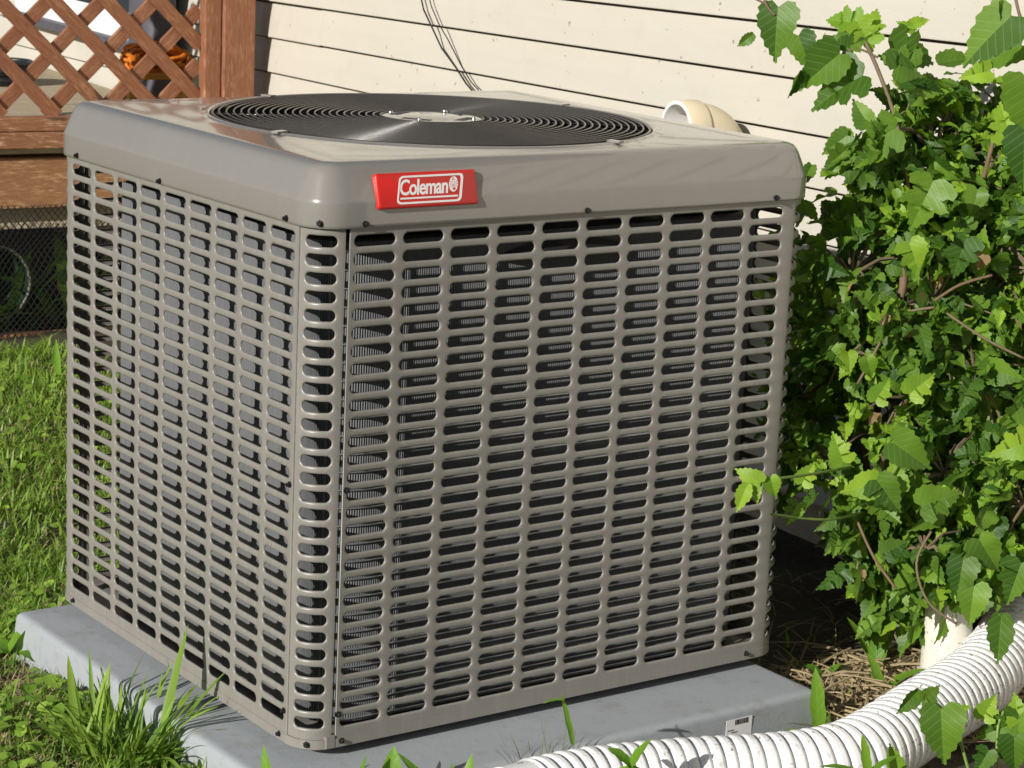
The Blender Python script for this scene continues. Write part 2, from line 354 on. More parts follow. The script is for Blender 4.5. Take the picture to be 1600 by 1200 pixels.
put('seat', MB().box(K(2.2, 4, -2.5), (E1, E2, Zv), (1.35, .7, .12), .04), 'yellow', st)
for sa in (-1, 1):
    for sb in (-1, 1):
        A = K(2.2+sa*1.05, 4+sb*.55, -2.6); B = K(2.2+sa*1.4, 4+sb*.85, -4.5)
        put('leg', MB().box((A+B)/2, ((B-A).normalized(), E2, E1), ((B-A).length/2, .14, .2), .03), 'yellow', st)
mb = MB()
for i in range(15):
    c = K(2.2+random.uniform(-.18, .18), 4+random.uniform(-.3, .3), -1.9+random.uniform(-.2, .25)); pts = []
    rr = random.uniform(.28, .5); ll = random.uniform(1.05, 1.4); ph = random.uniform(-.3, .3)
    for k in range(29):
        t = 2*math.pi*k/28; pts.append(c+E1*math.cos(t)*ll+Zv*(math.sin(t)*rr+.1*math.sin(3*t+i))+E2*(.3*math.sin(t+ph)))
    mb.tube(pts, .085, 6)
tag(put('extension_cord', mb, 'orange', org=tuple(K(2.2, 4, -2.4)), smooth=True), 'bundled orange extension cord lying on the yellow stool', 'cord')
mb = MB()
for i in range(7):
    c = K(3.7, 19.5, -4.35+i*.14); R_ = 1.2+.12*math.sin(i*2.1)
    mb.ring(c, R_, .12, 36, 6)
tag(put('garden_hose', mb, 'rubber', org=tuple(K(3.7, 19.5, -4.5)), smooth=True), 'coiled black garden hose lying on the deck floor behind the lattice', 'hose')
# under the deck: netting, plants, pot
mb = MB(); nz0, nz1, na0, na1 = -11.9, -6.75, 1.5, 13.; cell = .235
def netpt(a, z_): return K(a, -.42+.12*math.sin(a*1.3+z_)+.08*math.sin(z_*2.1), z_)
for sgn in (-1, 1):
    k = -60
    while k*cell < 40:
        c0 = na0-20+k*cell; k += 1
        za = nz0; run = []
        for j in range(23):
            z_ = nz0+(nz1-nz0)*j/22; a_ = c0+sgn*(z_-nz0)*.75+(6 if sgn < 0 else 0)+.05*math.sin(z_*4+c0)
            if na0 <= a_ <= na1: run.append(netpt(a_, z_))
        if len(run) > 1: mb.tube(run, .019, 3, False)
tag(put('netting', mb, 'net', org=tuple(K(7, -.4, -11.9))), 'black plastic diamond netting hung below the deck fascia', 'netting')
board('ground_board', K(12, .2, -11.95), (E1, Zv, E2), (12, .25, .25), 'wood_worn', deck, .03)
put('skirt_board', MB().box(K(12, .3, -7.35), (E1, Zv, E2), (12, .4, .08)), 'concrete', deck)
pot = empty('round_pot', tuple(K(9.6, 1.4, -11.5)), 'round dark green pot with pale rim tipped over behind the netting', 'pot')
pa = (E1, Zv, -E2)
put('body', MB().lathe(K(9.6, 1.1, -9.95), [(0.01, -1.6), (1.0, -1.6), (1.42, 0), (1.36, 0), (.96, -1.4), (.01, -1.4)], 40, pa), 'dark_green_plastic', pot, smooth=True, ang=40)
put('rim', MB().ring(K(9.6, 1.1, -9.95), 1.43, .06, 48, 6, (E1, Zv)), 'pale_rim', pot, smooth=True)
# ================================================================ condenser unit
CW, CDp, R = 11.39, 10.3, .6; PA, PB, PQ = 1.1855, 1.1525, .32336; ZT, ZB = .27, -9.13
unit = empty('condenser_unit', (5.7, 5.15, -9.43), 'taupe air conditioner condenser with slotted louver panels on a grey pad', 'air conditioner')
def prect(off=0.0, r=R):
    """path pieces of the cabinet outline, offset outward"""
    r2 = max(r+off, .02)
    return r2
def path_right(s):         # x along the right-hand panel, then round the right corner
    L1 = CW-R
    if s <= L1: return Vector((s, 0, 0)), Vector((0, -1, 0))
    t = (s-L1)/R
    if t <= math.pi/2: return Vector((CW-R+R*math.sin(t), R-R*math.cos(t), 0)), Vector((math.sin(t), -math.cos(t), 0))
    return Vector((CW, R+(t-math.pi/2)*R, 0)), Vector((1, 0, 0))
def path_left(s):          # y along the left-hand panel, then round the left corner
    L1 = CDp-R
    if s <= L1: return Vector((0, s, 0)), Vector((-1, 0, 0))
    t = (s-L1)/R
    if t <= math.pi/2: return Vector((R-R*math.cos(t), CDp-R+R*math.sin(t), 0)), Vector((-math.cos(t), math.sin(t), 0))
    return Vector((R+(t-math.pi/2)*R, CDp, 0)), Vector((0, 1, 0))
RP = R-.035
def path_post(s):          # front corner, s from 0 (left) to quarter arc
    t = s/RP; return Vector((R-RP*math.cos(t), R-RP*math.sin(t), 0)), Vector((-math.cos(t), -math.sin(t), 0))
def path_back(s):          # rear side x from CW-R to R along y = D
    L1 = CW-2*R
    if s <= L1: return Vector((CW-R-s, CDp, 0)), Vector((0, 1, 0))
def path_side(s):
    L1 = CDp-2*R
    if s <= L1: return Vector((CW, R+s, 0)), Vector((1, 0, 0))
    t = (s-L1)/R
    return Vector((CW-R+R*math.cos(t), CDp-R+R*math.sin(t), 0)), Vector((math.cos(t), math.sin(t), 0))
def perf(path, s0, s1, cols, zc, flip=False, edge=.03):
    """sheet with stadium slots; cols = [(centre, half length, cell0, cell1)]"""
    m = MB(); hh = .1
    def P(s_, z_, d_): p_, n_ = path(s_); return p_-n_*d_+Vector((0, 0, z_))
    def quad(sa, sb, za, zb):
        ns = max(1, int(math.ceil((sb-sa)/.12))) if path(sb)[1].dot(path(sa)[1]) < .999 else 1
        for i in range(ns):
            a_, b_ = sa+(sb-sa)*i/ns, sa+(sb-sa)*(i+1)/ns
            m.add([P(a_, za, 0), P(b_, za, 0), P(b_, zb, 0), P(a_, zb, 0)], [(0, 1, 2, 3)])
    zt, zb = zc[0]+PQ/2, zc[-1]-PQ/2
    segs = [s0]
    for (c_, hl, a_, b_) in cols: segs += [a_, b_]
    segs.append(s1)
    cuts = sorted(set(round(q, 5) for q in segs))
    for a_, b_ in zip(cuts[:-1], cuts[1:]):
        if b_-a_ > 1e-4:
            quad(a_, b_, zt, ZT); quad(a_, b_, ZB, zb)
            if not any(abs(a_-q[2]) < 1e-4 for q in cols): quad(a_, b_, zb, zt)
    rings = [(.036, 0), (.023, .003), (.007, .011), (0, .022), (0, .038)]
    for (c_, hl, a_, b_) in cols:
        ax = hl-hh; th = [math.atan2(PQ/2, b_-c_-ax), math.atan2(PQ/2, c_-ax-a_)]
        base = [0, .35, .75, 1.1, 1.35, math.pi/2]
        def arc(tc):
            l = [t for t in base if abs(t-tc) > .12 or t in (0, math.pi/2)]+[tc]; return sorted(l)
        A1 = arc(th[0]); A2 = arc(th[1])
        pts = []                       # (axis point, direction angle)
        for t in reversed(A1[1:]): pts.append((ax, -t))
        for t in A1: pts.append((ax, t))
        nm = 3 if hl > .36 else 2
        mids = [ax-2*ax*i/(nm+1) for i in range(1, nm+1)]
        for q in mids: pts.append((q, math.pi/2))
        for t in reversed(A2): pts.append((-ax, math.pi-t))
        for t in A2[1:]: pts.append((-ax, math.pi+t))
        for q in reversed(mids): pts.append((q, -math.pi/2))
        N = len(pts)
        for z_ in zc:
            V = []
            for (q, t) in pts:         # outer rectangle
                dx, dz = math.cos(t), math.sin(t); k = 1e9
                if dx > 1e-6: k = min(k, (b_-c_-q)/dx)
                if dx < -1e-6: k = min(k, (a_-c_-q)/dx)
                if abs(dz) > 1e-6: k = min(k, PQ/2/abs(dz))
                V.append(P(c_+q+dx*k, z_+dz*k, 0))
            for (o_, d_) in rings:
                for (q, t) in pts: V.append(P(c_+q+math.cos(t)*(hh+o_), z_+math.sin(t)*(hh+o_), d_))
            F = []
            for r_ in range(len(rings)):
                for i in range(N): F.append((r_*N+i, r_*N+(i+1) % N, (r_+1)*N+(i+1) % N, (r_+1)*N+i))
            m.add(V, F)
    # folded vertical edges
    for (se, sg) in ((s0, 1), (s1, -1)):
        m.add([P(se, ZB, 0), P(se, ZT, 0), P(se, ZT, edge), P(se, ZB, edge)], [(0, 1, 2, 3)])
    m.add([P(s0+(s1-s0)*i/40, ZB, d_) for i in range(41) for d_ in (0, .06)], [(2*i, 2*i+2, 2*i+3, 2*i+1) for i in range(40)])
    if flip: m.f = [tuple(reversed(f)) for f in m.f]
    # merge doubles
    bm = bmesh.new(); bv = [bm.verts.new(v) for v in m.v]
    for f in m.f:
        try: bm.faces.new([bv[i] for i in f])
        except ValueError: pass
    bmesh.ops.remove_doubles(bm, verts=bm.verts, dist=1e-4); bm.verts.index_update()
    m.v = [v.co.copy() for v in bm.verts]; m.f = [tuple(v.index for v in f.verts) for f in bm.faces]; bm.free()
    return m
ZC = [-PQ*j for j in range(28)]
qa = R*math.pi/2
colsR = [(PA+i, .422, PA+i-.5, PA+i+.5) for i in range(10)]+[(CW-R+qa*.5+.03, .34, CW-R+.1, CW-R+qa-.02)]
colsR[9] = (PA+9, .422, PA+8.5, CW-R+.1)
put('louver_panel', perf(path_right, .672, CW-R+qa, colsR, ZC), 'paint', unit, smooth=True, ang=35)
colsL = [(PB+i, .422, PB+i-.5, PB+i+.5) for i in range(9)]+[(CDp-R+qa*.5+.02, .34, CDp-R+.08, CDp-R+qa-.02)]
colsL[8] = (PB+8, .422, PB+7.5, CDp-R+.08)
put('louver_panel', perf(path_left, .60, CDp-R+qa, colsL, ZC, True), 'paint', unit, smooth=True, ang=35)
qp = RP*math.pi/2
put('corner_post', perf(path_post, .0, qp, [(qp/2, .30, .03, qp-.03)], ZC), 'paint', unit, smooth=True, ang=35)
LB = CW-2*R; colsB = [(LB/2+(i-4.5), .422, LB/2+i-5, LB/2+i-4) for i in range(10)]
put('louver_panel', perf(path_back, 0, LB, colsB, ZC), 'paint', unit, smooth=True, ang=35)
LS = CDp-2*R; colsS = [(LS/2+(i-4), .422, LS/2+i-4.5, LS/2+i-3.5) for i in range(9)]+[(LS+qa*.5, .34, LS+.06, LS+qa-.04)]
put('louver_panel', perf(path_side, 0, LS+qa, colsS, ZC), 'paint', unit, smooth=True, ang=35)
def rrect(off, z_, r=R, n=8):
    x0, x1, y0, y1 = -off, CW+off, -off, CDp+off; r2 = max(r+off, .05); out = []
    for (cx, cy, t0) in ((x0+r2, y0+r2, math.pi), (x1-r2, y0+r2, 1.5*math.pi), (x1-r2, y1-r2, 0), (x0+r2, y1-r2, .5*math.pi)):
        for i in range(n+1):
            t = t0+math.pi/2*i/n; out.append(Vector((cx+r2*math.cos(t), cy+r2*math.sin(t), z_)))
    # densify long sides
    res = []; L = len(out)
    for i in range(L):
        a, b = out[i], out[(i+1) % L]; res.append(a)
        d = (b-a).length
        if d > 2:
            for k in range(1, 24): res.append(a.lerp(b, k/24))
    return res
def loft(secs, close_top=False, close_bot=False):
    m = MB(); n_ = len(secs[0]); V = [v for s_ in secs for v in s_]
    F = [(j*n_+i, j*n_+(i+1) % n_, (j+1)*n_+(i+1) % n_, (j+1)*n_+i) for j in range(len(secs)-1) for i in range(n_)]
    if close_top: F.append(tuple((len(secs)-1)*n_+i for i in range(n_)))
    if close_bot: F.append(tuple(range(n_-1, -1, -1)))
    m.add(V, F); return m
FC = Vector((5.69, 5.12, 0)); FR = 4.42
secs = [rrect(-.12, .34), rrect(-.12, .27), rrect(.05, .235), rrect(.068, .25), rrect(.07, .30), rrect(.07, .66), rrect(.064, .70), rrect(.045, .74), rrect(-.12, 1.14), rrect(-.165, 1.215), rrect(-.225, 1.27), rrect(-.31, 1.308), rrect(-.42, 1.325), rrect(-.5, 1.33)]
last = secs[-1]; circ = []
for v in last:
    d = (v-FC); d.z = 0; d.normalize(); circ.append(d)
for f_, zz in ((.35, 1.345), (.7, 1.355), (.93, 1.36)):
    secs.append([v.lerp(FC+d*(FR+.1), f_)*1.0 for v, d in zip(last, circ)])
    for v in secs[-1]: v.z = zz
for r_, zz in ((FR+.1, 1.365), (FR+.07, 1.385), (FR+.03, 1.395), (FR, 1.385), (FR-.03, 1.35), (FR-.04, 1.2), (FR-.04, .5)): secs.append([FC+d*r_+Vector((0, 0, zz)) for d in circ])
put('top_cover', loft(secs), 'cap', unit, smooth=True, ang=50)
put('base_pan', loft([rrect(-.3, -9.26), rrect(-.06, -9.24), rrect(.012, -9.2), rrect(.012, -9.03), rrect(-.05, -9.03), rrect(-.06, -9.1)], True, True), 'paint', unit, smooth=True, ang=35)
for (fx, fy) in ((1.2, 1.2), (10., 1.2), (1.2, 9.2), (10., 9.2), (5.7, 1.0), (1.0, 5.2)):
    put('foot', MB().lathe((fx, fy, -9.43), [(0, 0), (.5, 0), (.42, .2), (0, .2)], 12), 'foot', unit)
# base flange lugs near the front corner
put('seam_lug', MB().box((.56, .03, -9.08), (Zv, X, Y), (.11, .10, .05), .015), 'paint', unit)
# screws
def screw(pos, nrm, parent=unit, r=.043, mat='screw'):
    nrm = Vector(nrm).normalized(); a = nrm.orthogonal().normalized(); b = nrm.cross(a)
    m = MB().lathe(Vector(pos), [(0, .075), (r*.8, .075), (r, .06), (r, .018), (r*1.45, .016), (r*1.5, -.03)], 6, (a, b, nrm)); put('screw', m, mat, parent)
def hitp(px, py, axis, c):
    d = CF + CR*((px-800)/FP) + CD*((py-600)/FP); return CC+d*((c-CC[axis])/d[axis])
for (px, py) in ((571, 350), (918, 329), (1213, 309)): screw(hitp(px, py, 1, -.07), (0, -1, 0))
for (px, py) in ((121, 243), (250, 283), (448, 341)): screw(hitp(px, py, 0, -.07), (-1, 0, 0))
for (px, py) in ((541, 766), (528, 1116), (533, 1157), (1165, 1021)): screw(hitp(px, py, 1, 0), (0, -1, 0))
for (px, py) in ((453, 757), (444, 1110), (437, 1146), (116, 938)): screw(hitp(px, py, 0, 0), (-1, 0, 0))
k45 = R-(R+.07)*.7071
screw((k45, k45, .33), (-1, -1, 0)); k46 = R-(R+.012)*.7071; screw((k46, k46, -9.11), (-1, -1, 0))
# coil
GAP = .50; rc = 1.0
def coilpath():
    pts = []
    g_ = GAP
    # starts at the left corner, runs down the left side, round the front, along the right side, round and up the far side
    y1 = 8.35
    for i in range(21): pts.append((g_, y1-(y1-g_-rc)*i/20))
    for i in range(1, 13): t = math.pi/2*i/12; pts.append((g_+rc-rc*math.cos(t), g_+rc-rc*math.sin(t)))
    for i in range(1, 25): pts.append((g_+rc+(CW-2*g_-2*rc)*i/24, g_))
    for i in range(1, 13): t = math.pi/2*i/12; pts.append((CW-g_-rc+rc*math.sin(t), g_+rc-rc*math.cos(t)))
    for i in range(1, 15): pts.append((CW-g_, g_+rc+(CDp-2*g_-2*rc)*i/14))
    for i in range(1, 13): t = math.pi/2*i/12; pts.append((CW-g_-rc+rc*math.cos(t), CDp-g_-rc+rc*math.sin(t)))
    for i in range(1, 10): pts.append((CW-g_-rc-6.2*i/9, CDp-g_))
    return [Vector((a, b, 0)) for a, b in pts]
CP = coilpath(); acc = [0]
for a, b in zip(CP[:-1], CP[1:]): acc.append(acc[-1]+(b-a).length)
cn = []
for i, p_ in enumerate(CP):
    t = (CP[min(i+1, len(CP)-1)]-CP[max(i-1, 0)]).normalized(); cn.append(Vector((t.y, -t.x, 0)))
zt, zb = -.12, -9.0; m = MB(); FS = .024
fp = []                                   # finely resampled path, alternating in and out: folded fin stock
tot = acc[-1]; nf = int(tot/FS); seg_i = 0
for i in range(nf+1):
    q = tot*i/nf
    while seg_i < len(acc)-2 and acc[seg_i+1] < q: seg_i += 1
    t = (q-acc[seg_i])/(acc[seg_i+1]-acc[seg_i]); p_ = CP[seg_i].lerp(CP[seg_i+1], t); nn = cn[seg_i].lerp(cn[seg_i+1], t).normalized(); fp.append(p_-nn*(.036 if i % 2 else 0))
for p_ in fp:
    for z_ in (zb, zt): m.v.append(p_+Vector((0, 0, z_)))
m.f = [(2*i, 2*i+2, 2*i+3, 2*i+1) for i in range(nf)]
o_ = len(m.v); n_ = len(CP)
for i, p_ in enumerate(CP):
    for z_ in (zb, zt): m.v.append(p_-cn[i]*.34+Vector((0, 0, z_)))
m.f += [(o_+2*i+1, o_+2*i+3, o_+2*i+2, o_+2*i) for i in range(n_-1)]
for i in range(n_):
    m.v.append(CP[i]-cn[i]*.03+Vector((0, 0, zt)))
o2 = o_+2*n_; m.f += [(o2+i, o2+i+1, o_+2*i+3, o_+2*i+1) for i in range(n_-1)]+[(0, 1, o_+1, o_)]
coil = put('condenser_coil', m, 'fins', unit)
for j in range(27):
    z_ = -.28-j*.333
    put('tube', MB().tube([p_+c_*.012+Vector((0, 0, z_)) for p_, c_ in zip(CP, cn)], .02, 4), 'tube', coil, smooth=True)
# top coil header strip, compressor, pipes
put('compressor', MB().lathe((6.2, 5.4, -9.2), [(0, 5), (.9, 4.9), (1.35, 4.5), (1.45, 4), (1.45, .4), (1.3, 0)], 32), 'black_plastic', unit, smooth=True, ang=45)
put('suction_line', MB().tube([(1.5, 8.9, -9), (1.5, 8.9, -6.2), (1.7, 8.7, -5.6), (2.4, 8.2, -5.2), (4.8, 6.2, -5.2), (5.5, 5.8, -5.6)], .17, 10), 'black_plastic', unit, smooth=True)
put('liquid_line', MB().tube([(1.15, 9.2, -9), (1.15, 9.2, -5.5), (1.25, 9.0, -3), (1.5, 8.6, -2.5)], .09, 8), 'copper', unit, smooth=True)
put('control_box', MB().box((2.9, 9.55, -2.9), (X, Y, Zv), (.75, .25, 2.3), .04), 'dark_metal', unit)
lb = put('wiring_label', MB().box((2.9, 9.28, -2.3), (X, Y, Zv), (.66, .012, 1.5)), 'white_print', unit)
for i in range(5): put('print_mark', MB().box((2.75+.12*(i % 3), 9.262, -1.2-i*.5), (X, Y, Zv), (.3, .004, .1)), 'cyan', lb)
put('shroud', MB().lathe(FC+Vector((0, 0, -.6)), [(FR-.05, 1.9), (FR-.05, .6), (FR+.5, 0)], 64), 'dark_metal', unit, smooth=True)
# fan and guard
fan = put('fan', MB().lathe(FC+Vector((0, 0, .35)), [(0, .25), (.7, .25), (.75, .15), (.75, -.9), (0, -.9)], 24), 'dark_metal', unit, smooth=True, ang=40)
for k in range(3):
    t0 = k*2*math.pi/3; m = MB(); V = []; F = []
    for i in range(8):
        r_ = .7+3.4*i/7
        for j in range(6):
            t = t0+(j/5-.5)*(1.35-.05*i); V.append(FC+Vector((r_*math.cos(t), r_*math.sin(t), .15+(j/5-.5)*1.0*(1-.05*i))))
    F = [(i*6+j, (i+1)*6+j, (i+1)*6+j+1, i*6+j+1) for i in range(7) for j in range(5)]; m.add(V, F); put('blade', m, 'dark_metal', fan, smooth=True)
guard = put('fan_guard', MB().ring(FC+Vector((0, 0, 1.36)), FR-.07, .032, 96, 6), 'black_wire', unit, smooth=True)
NR = 23
for i in range(NR):
    r_ = 1.03+(FR-.2-1.03)*i/(NR-1); put('guard_ring', MB().ring(FC+Vector((0, 0, 1.385+.03*(1-r_/FR))), r_, .021, 96, 6), 'black_wire', guard, smooth=True)
for k in range(8):
    t = k*math.pi/4+.30; e = Vector((math.cos(t), math.sin(t), 0)); put('guard_spoke', MB().tube([FC+e*.9+Vector((0, 0, 1.36)), FC+e*(FR-.02)+Vector((0, 0, 1.335))], .026, 6), 'black_wire', guard, smooth=True)
hub = put('hub_plate', MB().lathe(FC+Vector((0, 0, 1.40)), [(0, .035), (.55, .035), (.62, .02), (.9, .02), (1.02, .0), (1.03, -.05)], 48), 'cap', guard, smooth=True, ang=50)
for k in range(4):
    t = k*math.pi/2+.55; e = Vector((math.cos(t), math.sin(t), 0)); sd = Vector((-e.y, e.x, 0))
    put('hub_slot', MB().box(FC+e*.72+Vector((0, 0, 1.424)), (sd, e, Zv), (.30, .09, .004), 0), 'black_plastic', guard)
    put('bolt', MB().lathe(FC+e*.86+sd*.12+Vector((0, 0, 1.42)), [(0, .055), (.03, .05), (.045, .03), (.045, 0)], 10), 'bolt', guard, smooth=True)
for k in range(4):
    t = k*math.pi/2+.30; e = Vector((math.cos(t), math.sin(t), 0)); sd = Vector((-e.y, e.x, 0))
    put('guard_clip', MB().box(FC+e*(FR+.03)+Vector((0, 0, 1.40)), (e, sd, Zv), (.14, .08, .02), .008), 'cap', guard)
# badge
bo = Vector((1.13, -.115, .55)); bu = X; bv_ = Vector((0, .16, .59)); bh = bv_.length; bvn = bv_.normalized(); bn_ = bu.cross(bvn); bwid = 2.09
if bn_.y > 0: bn_ = -bn_
def B(u_, v_, d_=0.0): return bo+bu*(u_*bwid)+bvn*(v_*bh)+bn_*d_
def rpoly(cs, rr, n=5):
    out = []; L = len(cs)
    for i in range(L):
        p0, p1, p2 = Vector(cs[i-1]), Vector(cs[i]), Vector(cs[(i+1) % L]); a = (p0-p1).normalized(); b = (p2-p1).normalized()
        for k in range(n):
            t = k/(n-1); q = p1+a*rr*(1-t)**2+b*rr*t**2; out.append(q)
    return out
def b2(cs, d_): return [bo+bu*c[0]+bvn*c[1]+bn_*d_ for c in cs]
full = lambda i, r_: rpoly([(i, i), (bwid-i, i), (bwid-i, bh-i), (i, bh-i)], r_)
badge = put('badge', loft([b2(full(.0, .05), -.12), b2(full(0, .05), .02), b2(full(.012, .05), .035), b2(full(.04, .045), .05)], True), 'red', unit, smooth=True, ang=50, label='red rectangular badge with white lettering in a slanted frame')
def par(u0, u1, v0, v1, sh): return [((u0)*bwid, v0*bh), ((u1)*bwid, v0*bh), ((u1+sh)*bwid, v1*bh), ((u0+sh)*bwid, v1*bh)]
o1 = rpoly(par(.175, .815, .10, .90, .055), .09, 7); o2 = rpoly(par(.192, .798, .155, .845, .048), .075, 7)
m = MB(); n_ = len(o1); V = b2(o1, .05)+b2(o1, .057)+b2(o2, .057)+b2(o2, .05)
m.add(V, [(j*n_+i, j*n_+(i+1) % n_, (j+1)*n_+(i+1) % n_, (j+1)*n_+i) for j in range(3) for i in range(n_)]); put('badge_border', m, 'white_print', badge)
m = MB(); cs = par(.215, .785, .235, .285, .004); m.add(b2(cs, .0505)+b2(cs, .057), [(4, 5, 6, 7), (0, 1, 5, 4), (1, 2, 6, 5), (2, 3, 7, 6), (3, 0, 4, 7)]); put('badge_underline', m, 'white_print', badge)
tc = bpy.data.curves.new('lettering', 'FONT'); tc.body = 'Coleman'; tc.size = 1; tc.shear = .22; tc.offset = .02; tc.extrude = .004; tc.resolution_u = 4; tc.space_character = .92
to = bpy.data.objects.new('lettering_tmp', tc); COL.objects.link(to); dg = bpy.context.evaluated_depsgraph_get()
tm = bpy.data.meshes.new_from_object(to.evaluated_get(dg)); bpy.data.objects.remove(to)
xs_ = [v.co.x for v in tm.vertices]; ysx = [v.co.y for v in tm.vertices]; tx0, tx1, ty0, ty1 = min(xs_), max(xs_), min(ysx), max(ysx)
m = MB(); u0, u1, v0, v1 = .222, .70, .345, .80
for v in tm.vertices:
    q = B(u0+(v.co.x-tx0)/(tx1-tx0)*(u1-u0), v0+(v.co.y-ty0)/(ty1-ty0)*(v1-v0), .0545 if v.co.z > 0 else .0495); m.v.append(q)
m.f = [tuple(p_.vertices) for p_ in tm.polygons]; bpy.data.meshes.remove(tm); put('lettering', m, 'white_print', badge)
# lantern emblem: white oval with a red lantern cut in
m = MB(); ec = (.757*bwid, .60*bh); ov = [(ec[0]+.092*math.cos(t)+.02*math.sin(t), ec[1]+.135*math.sin(t)) for t in [2*math.pi*i/28 for i in range(28)]]
m.add(b2(ov, .0505)+b2(ov, .0555), [tuple(range(28, 56))]+[(i, (i+1) % 28, 28+(i+1) % 28, 28+i) for i in range(28)]); em = put('badge_emblem', m, 'white_print', badge)
m = MB()
def ebar(x0, y0, x1, y1, wd, mm):
    a = Vector((ec[0]+x0, ec[1]+y0)); b = Vector((ec[0]+x1, ec[1]+y1)); d = (b-a).normalized(); nn = Vector((-d.y, d.x))*wd; cs = [a-nn, b-nn, b+nn, a+nn]; mm.add(b2(cs, .0562), [(0, 1, 2, 3)])
for sx in (-1, 1):
    for yy in (-.03, .0, .03): ebar(sx*.045, yy, sx*.088, yy*1.9, .005, m)
ebar(-.03, .075, .03, .075, .006, m); ebar(-.02, .10, .02, .10, .006, m); ebar(0, .105, 0, .13, .006, m); ebar(-.026, -.055, .026, -.055, .007, m); ebar(-.03, -.085, .03, -.085, .016, m); ebar(-.025, .06, -.025, -.05, .004, m); ebar(.025, .06, .025, -.05, .004, m); ebar(0, .0, 0, -.03, .008, m)
put('badge_emblem', m, 'red', badge)
# ================================================================ pad
px0, px1, py0, py1, pzt = -.98, 11.0, -1.62, 10.25, -9.43
def padsec(i, z_):
    out = []
    for (cx, cy, t0) in ((px0, py0, math.pi), (px1, py0, 1.5*math.pi), (px1, py1, 0), (px0, py1, .5*math.pi)):
        r_ = .12; sx = 1 if cx == px0 else -1; sy = 1 if cy == py0 else -1
        for k in range(5):
            t = t0+math.pi/2*k/4; out.append(Vector((cx+sx*(i+r_)+r_*math.cos(t), cy+sy*(i+r_)+r_*math.sin(t), z_)))
    return out
pad = put('equipment_pad', loft([padsec(-.07, -10.45), padsec(-.0, pzt-.14), padsec(.02, pzt-.07), padsec(.06, pzt-.025), padsec(.12, pzt-.004), padsec(.2, pzt)], True), 'pad', org=(5, 4.3, -10.4), smooth=True, ang=35)
tag(pad, 'flat grey composite pad under the condenser unit', 'equipment pad')
# barcode sticker
def onpadfront(px, py): return hitp(px, py, 1, py0-.012)
s0_ = onpadfront(1134, 1131); zt_ = -9.60; sw = .66; sh_ = .40; yf = py0-.032
stc = put('sticker', MB().box((s0_.x+sw/2, yf, zt_-sh_/2-.02), (X, Vector((0, 1, 0)), Zv), (sw/2, .004, sh_/2)), 'white_print', pad)
m = MB(); xx = s0_.x+.22
random.seed(3)
while xx < s0_.x+.56:
    wd = random.choice((.008, .012, .02)); m.box((xx+wd/2, yf-.0055, zt_-.09), (X, Y, Zv), (wd/2, .001, .055)); xx += wd+random.choice((.008, .014))
for i in range(2): m.box((s0_.x+.12+.1*i, yf-.0055, zt_-.24-.05*i), (X, Y, Zv), (.08, .001, .01))
put('barcode', m, 'black_plastic', stc)
random.seed(11)
# ================================================================ vent elbow and cables on the wall
def wallhit(px, py, off=0.0):
    d = CF + CR*((px-800)/FP) + CD*((py-600)/FP); k = (NW.dot(PW)+off-NW.dot(CC))/NW.dot(d); return CC+d*k
vent = empty('vent_elbow', tuple(wallhit(1090, 203, 1.2)), 'cream plastic vent elbow sticking out of the siding behind the unit', 'vent')
vr = .70; e0 = wallhit(1056, 203, 2.35); Rb = .85
a_ = Vector((UW.x, UW.y, 0)); b_ = Zv.copy(); dl = NW
pts = [e0-NW*.55, e0-NW*.62]
for i in range(1, 13):
    t = math.pi/2*i/12; pts.append(e0-NW*(.62+Rb*math.sin(t))-Zv*(Rb*(1-math.cos(t))))
pts += [pts[-1]-Zv*k for k in (1., 3., 6.)]
put('elbow', MB().tube(pts, [vr]*len(pts), 28, False), 'pvc_cream', vent, smooth=True)
put('collar', MB().lathe(e0-NW*.62, [(vr-.02, -.03), (vr+.06, .0), (vr+.07, .03), (vr+.07, .60), (vr+.055, .62)], 40, (a_, b_, dl)), 'pvc_cream', vent, smooth=True, ang=40)
put('rim', MB().lathe(e0-NW*.62, [(vr+.055, .621), (vr-.04, .63), (vr-.05, .60), (vr-.06, 0), (vr-.1, -.2)], 40, (a_, b_, dl)), 'pvc_white', vent, smooth=True, ang=40)
for (nm, pl, lab) in (('a', ((652, -30), (662, 15), (676, 45), (690, 75), (712, 105), (728, 130), (738, 142), (752, 175)), 'thicker black cable hanging in front of the siding'), ('b', ((664, -30), (674, 10), (686, 38), (700, 62), (722, 105), (736, 128), (747, 140), (760, 175)), 'thinner black cable beside the thicker cable on the siding')):
    pts = [wallhit(x_, y_, .35+.1*math.sin(y_*.05)) for x_, y_ in pl]
    tag(put('cable', MB().tube(pts, .03 if nm == 'a' else .02, 6), 'rubber', org=tuple(pts[-1]), smooth=True), lab, 'cable', 'cables on the siding')
